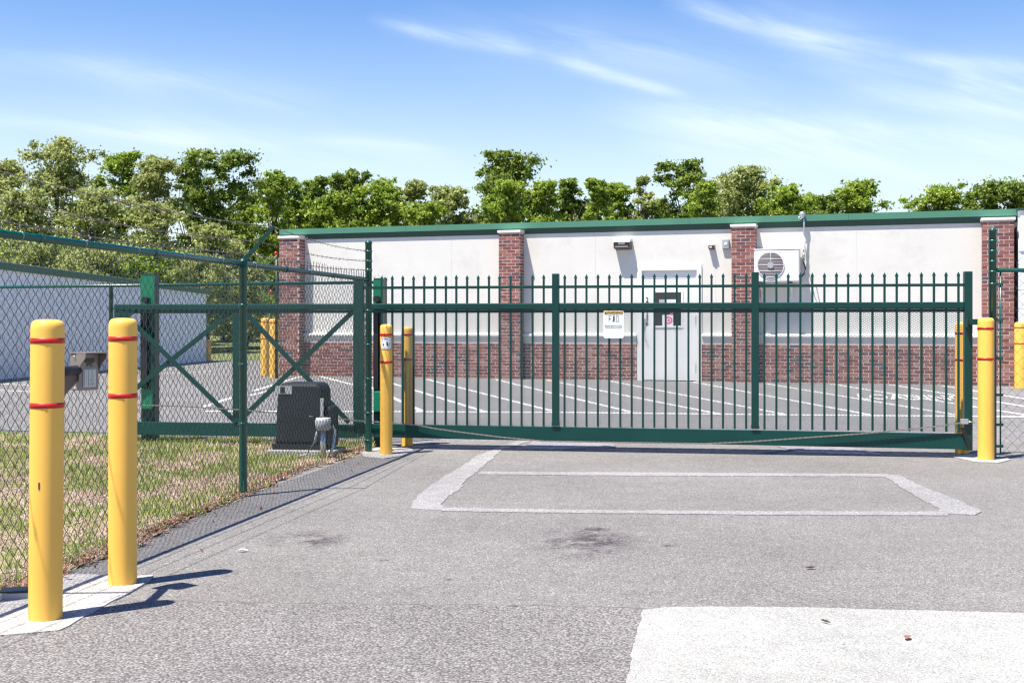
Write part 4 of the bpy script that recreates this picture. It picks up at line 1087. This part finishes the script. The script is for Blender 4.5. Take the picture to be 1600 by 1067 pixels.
# right-hand row above the roof
row = [(448, 280, 52, 84, 'g', 'round green tree over the left roof corner, right of the dark oak'),
       (492, 278, 50, 96, 'd', 'small dark crown just right of the roof corner'),
       (548, 269, 50, 90, 'd', 'umbrella topped tree with bare reddish trunk over the left roof'),
       (518, 305, 70, 84, 'g', 'low bright bush crown under the umbrella topped tree'),
       (600, 278, 72, 88, 'g', 'dense rounded tree right of the umbrella topped tree'),
       (648, 283, 44, 96, 'o', 'narrow olive tree between the dense rounded tree and the spreading one'),
       (700, 293, 72, 92, 'o', 'spreading airy tree with sky showing through its limbs'),
       (660, 318, 60, 84, 'g', 'low green crown above the roof left of the second brick pillar'),
       (784, 238, 94, 92, 'd', 'tallest tree of the row, standing above the second brick pillar'),
       (796, 285, 62, 84, 'g', 'bright green bush at the foot of the tallest tree'),
       (846, 283, 50, 90, 'g', 'medium green tree right of the tallest tree'),
       (888, 282, 48, 98, 'd', 'thin crowned dark tree left of the bare trunked pair'),
       (932, 281, 40, 90, 'g', 'upright tree with visible bare trunk, left above the wall light'),
       (964, 288, 52, 96, 'g', 'green tree directly above the large wall light'),
       (1003, 275, 28, 92, 'o', 'slender sparse tree between two green crowns above the door'),
       (1030, 312, 50, 96, 'o', 'low pale olive tree above the door'),
       (1068, 249, 76, 90, 'd', 'tall two lobed tree left of the third brick pillar'),
       (1100, 286, 52, 86, 'g', 'dark trunked green tree beside the two lobed tree'),
       (1168, 265, 92, 94, 'o', 'broad domed tree above the third brick pillar'),
       (1225, 291, 64, 90, 'g', 'green tree above the conduit mast'),
       (1268, 304, 54, 96, 'g', 'low green tree between the mast and the wide tree on the right'),
       (1338, 283, 84, 94, 'g', 'wide tree at the end of the row before the open sky gap'),
       (1290, 308, 50, 88, 'd', 'low dark tree left of the wide tree before the gap'),
       (1470, 290, 84, 92, 'g', 'yellowish green tree right of the open sky gap'),
       (1515, 300, 26, 98, 'd', 'small wispy tree in the gap near the right building corner'),
       (1572, 279, 96, 86, 'd', 'large tree over the right corner of the building')]
for i, (x, y, w, Y, k, n) in enumerate(row):
    lowf = .55 if 'bare' in n else .48
    sparse = any(s in n for s in ('airy', 'thin', 'slender', 'wispy', 'two lobed'))
    T(x, y, w, Y, k, 100+i, n, low=lowf, dens=.7 if sparse else 1.0, tight=.9 if sparse else 1.0)
for i, (x, y, w, n) in enumerate([(470, 318, 70, 'behind the roof corner'), (575, 312, 90, 'behind the umbrella topped tree'), (900, 318, 70, 'behind the thin crowned tree'),
        (1130, 305, 80, 'behind the third brick pillar'), (1195, 308, 70, 'between the domed tree and the mast')]):
    T(x, y, w, 104, 'dgo'[i % 3], 700+i, 'lower far tree crown '+n, low=.5)
tree('oak_tree', 'tree cut by the right edge of the picture behind the side building', (1640-CX)/F*84, 84, .85, 10.5, 6, 'g', 177, .26, 60, 8000)
# left mass, nearer
left = [(8, 252, 100, 66, 'o', 1.0, 'dark leaved tree at the far left edge with a ragged top'),
        (95, 221, 150, 64, 'o', 1.35, 'tallest olive tree on the left with a thin twiggy top'),
        (185, 236, 100, 70, 'g', 1.2, 'bright green tree right of the tall olive tree'),
        (246, 243, 96, 66, 'o', 1.2, 'olive tree with two rounded tops left of the dark oak'),
        (345, 235, 116, 68, 'd', 1.5, 'large dense dark oak above the barbed wire arm'),
        (425, 268, 84, 74, 'g', 1.2, 'green tree between the dark oak and the roof corner'),
        (300, 250, 60, 76, 'd', 1.0, 'dark tree filling the gap left of the dense oak'),
        (385, 300, 90, 78, 'd', 1.2, 'shadowy tree under the dark oak crown'),
        (40, 300, 120, 58, 'o', 1.2, 'lower olive tree above the left end of the fence'),
        (150, 292, 130, 57, 'o', 1.2, 'pale olive tree in front of the bright green tree'),
        (240, 318, 120, 56, 'o', 1.2, 'pale olive tree spreading left of the dark oak trunk'),
        (325, 352, 90, 54, 'o', 1.0, 'low grey green bushy tree right of the guide post'),
        (-40, 262, 120, 62, 'o', 1.0, 'olive tree running out of the left edge'),
        (-120, 250, 140, 66, 'g', 1.0, 'green tree outside the left edge of the picture')]
for i, (x, y, w, Y, k, dn, n) in enumerate(left):
    ex = w*Y/F
    tree('oak_tree', n, (x-CX)/F*Y, Y, .6, zat(y, Y)-.6, ex*1.15, k, 300+i, .0031*Y, int(70+ex*6), int(12500*dn), .14, 0, 'trees on the left behind the low building', 'tree', 1.05)
# low shrubs hiding the trunks on the left
shr = [(-30, 385, 110, 52), (60, 372, 120, 52), (150, 380, 120, 51), (235, 385, 120, 52), (310, 398, 110, 51), (385, 415, 90, 54), (430, 400, 70, 60), (350, 372, 90, 60), (460, 395, 70, 64), (520, 400, 100, 66)]
names = ['at the left picture edge', 'above the low roof at far left', 'behind the roof left of the guide post', 'above the guide post', 'right of the guide post', 'left of the twin yellow bollards', 'behind the first brick pillar', 'under the dark oak', 'behind the building corner', 'hidden behind the white wall']
for i, (x, y, w, Y) in enumerate(shr):
    ex = w*Y/F
    tree('shrub', 'bushy grey green shrub '+names[i], (x-CX)/F*Y, Y, .3, zat(y, Y)-.3, ex*1.2, 'o' if i % 3 else 'g', 500+i, .0030*Y, 60, 9000, .04, 0, 'shrubs below the left trees', 'shrub', 1.25)
# far wood closing the view to either side
def wood():
    rgn = np.random.RandomState(5); n = 60000
    xs = rgn.uniform(-140, 160, n); Ybase = 118+8*rgn.normal(size=n)
    hmax = 4.5+1.2*np.sin(xs*.21)+.9*np.sin(xs*.53+1)+.6*np.sin(xs*1.1+2)
    z = .8+hmax*rgn.uniform(0, 1, n)**.8
    p = np.stack([xs, Ybase, z], -1)
    nrm = rgn.normal(size=(n, 3)); nrm[:, 2] += .4; nrm /= np.linalg.norm(nrm, axis=1)[:, None]
    a = np.cross(nrm, rgn.normal(size=(n, 3))); a /= np.linalg.norm(a, axis=1)[:, None]; c = np.cross(nrm, a); s = .55*rgn.uniform(.6, 1.2, n)[:, None]
    V = np.stack([p-a*s*.6, p-c*s*.35, p+a*s*.6, p+c*s*.35], 1).reshape(-1, 3)
    o = np_obj('far_wood', V, np.arange(n*4).reshape(-1, 4), DRK); tag(o, 'far belt of undergrowth behind the trees', 'wood', kind='stuff')
wood()

# ------------------------------------------------------------------ grass and litter
def inpoly(x, y, poly):
    P = np.array(poly); n = len(P); r = np.zeros(len(x), bool); j = n-1
    for i in range(n):
        xi, yi, xj, yj = P[i, 0], P[i, 1], P[j, 0], P[j, 1]
        c = ((yi > y) != (yj > y)) & (x < (xj-xi)*(y-yi)/(yj-yi+1e-12)+xi); r ^= c; j = i
    return r
def vnoise(x, y, s, seed):
    rgn = np.random.RandomState(seed); G = rgn.rand(64, 64)
    u = (x/s) % 63; v = (y/s) % 63; i = u.astype(int); j = v.astype(int); fu = u-i; fv = v-j
    fu = fu*fu*(3-2*fu); fv = fv*fv*(3-2*fv)
    return (G[i, j]*(1-fu)*(1-fv)+G[(i+1) % 64, j]*fu*(1-fv)+G[i, (j+1) % 64]*(1-fu)*fv+G[(i+1) % 64, (j+1) % 64]*fu*fv)
GRASS = leaf_mat('grass_green', [(.16, .19, .05), (.25, .31, .07), (.36, .43, .10), (.48, .53, .18)], .3)
STRAW = leaf_mat('dry_thatch', [(.26, .17, .13), (.40, .28, .22), (.52, .40, .31), (.60, .49, .38)], .25)
LEAFB = leaf_mat('dead_leaves', [(.13, .05, .03), (.24, .10, .06), (.33, .17, .10), (.42, .26, .16)], .15)
gedge = [(x+random.uniform(-.03, .07), y) for x, y in rough(EDGE, .03, .05, 31, closed=False)]
gpoly = gedge+[(-1.5, 13.2), (-8.5, 14.6), (-8.5, 4)]
def blades(name, n, h0, h1, w, m, seed, dens, label, flat=0):
    rgn = np.random.RandomState(seed)
    x = rgn.uniform(-8.5, -1.3, n*3); y = rgn.uniform(5.3, 14.4, n*3)
    dd = dens(x, y); k = inpoly(x, y, gpoly) & (rgn.rand(n*3) < dd) & (x/y > -.50); x = x[k][:n]; y = y[k][:n]; n = len(x)
    an = rgn.uniform(0, 6.283, n); h = rgn.uniform(h0, h1, n)*(.6+.8*vnoise(x+20, y, .5, 9)); ww = w*rgn.uniform(.6, 1.3, n)*(.6+y/14)
    ln = rgn.uniform(.1, .9, n)*h+flat*h*2; la = rgn.uniform(0, 6.283, n)
    c, s = np.cos(an)*ww, np.sin(an)*ww
    z0 = np.full(n, .010)
    b0 = np.stack([x-c, y-s, z0], -1); b1 = np.stack([x+c, y+s, z0], -1)
    t1 = np.stack([x+ln*np.cos(la)+c*.25, y+ln*np.sin(la)+s*.25, z0+h], -1); t0 = np.stack([x+ln*np.cos(la)-c*.25, y+ln*np.sin(la)-s*.25, z0+h], -1)
    V = np.stack([b0, b1, t1, t0], 1).reshape(-1, 3)
    o = np_obj(name, V, np.arange(n*4).reshape(-1, 4), m); tag(o, label, 'grass', kind='stuff')
gd = lambda x, y: np.clip((vnoise(x+30, y, .45, 1)*.45+vnoise(x+30, y, .10, 2)*.55-.38)*3.0, .05, 1)
blades('grass_blades', 80000, .015, .05, .0038, GRASS, 1, gd, 'short patchy green grass blades on the verge')
blades('dry_grass', 90000, .008, .03, .0045, STRAW, 2, lambda x, y: np.clip(1.15-gd(x, y), .2, 1), 'dry straw coloured thatch among the grass', flat=1)
blades('weed_tufts', 9000, .05, .13, .005, GRASS, 8, lambda x, y: np.clip((vnoise(x+10, y, .22, 17)-.68)*8, 0, 1)*.6, 'taller weed tufts standing out of the verge grass')
def litter(n, seed):
    rgn = np.random.RandomState(seed); E = np.array(EDGE[1:]); seg = np.linalg.norm(np.diff(E, axis=0), axis=1); cs = np.concatenate([[0], np.cumsum(seg)])
    s = rgn.uniform(0, cs[-1], n); i = np.clip(np.searchsorted(cs, s)-1, 0, len(seg)-1); f = (s-cs[i])/seg[i]
    p = E[i]+(E[i+1]-E[i])*f[:, None]; off = rgn.normal(-.05, .05, n); far = rgn.rand(n) < .012; off[far] = rgn.uniform(0, .5, far.sum())
    x = p[:, 0]+off+.0; y = p[:, 1]
    z = .014+rgn.uniform(0, .03, n)*np.exp(-np.abs(off)*9); z[far] = .01
    nrm = rgn.normal(size=(n, 3))*.5; nrm[:, 2] += 1; nrm /= np.linalg.norm(nrm, axis=1)[:, None]
    a = np.cross(nrm, rgn.normal(size=(n, 3))); a /= np.linalg.norm(a, axis=1)[:, None]; c = np.cross(nrm, a); sz = .020*rgn.uniform(.4, 1.2, n)[:, None]
    P = np.stack([x, y, z], -1)
    V = np.stack([P-a*sz, P-c*sz*.4, P+a*sz, P+c*sz*.4+nrm*sz*.2], 1).reshape(-1, 3)
    o = np_obj('leaf_litter', V, np.arange(n*4).reshape(-1, 4), LEAFB); tag(o, 'brown dead leaves and debris along the grass edge', 'leaf litter', kind='stuff')
litter(2600, 3)
# stray dead leaves lying on the pavement
for i, (x, y, lab) in enumerate([(1266, 889, 'curled dark dead leaf on the asphalt right of centre'), (1418, 1002, 'brown dead leaf on the white concrete slab'),
                                 (1290, 977, 'thin dark twig like leaf on the white slab'), (380, 862, 'pale scrap lying on the asphalt near the left fence')]):
    X, Y = gp(x, y); b = MB(); L = .03
    vs = [(-L, 0, .004), (-L*.3, -L*.45, .010), (L*.5, -L*.4, .012), (L, 0, .006), (L*.4, L*.45, .010), (-L*.4, L*.4, .008), (0, 0, .002)]
    b.add(vs, [(0, 1, 6), (1, 2, 6), (2, 3, 6), (3, 4, 6), (4, 5, 6), (5, 0, 6)])
    o = b.obj('dead_leaf' if i < 3 else 'paper_scrap', LEAFB if i in (1,) else (BRONZE if i < 3 else PAPER)); o.location = (X, Y, .014 if i in (1, 2) else .006); o.rotation_euler = (0, 0, i*1.1)
    if i == 2: o.scale = (1, .35, 1)
    tag(o, lab, 'leaf' if i < 3 else 'litter')
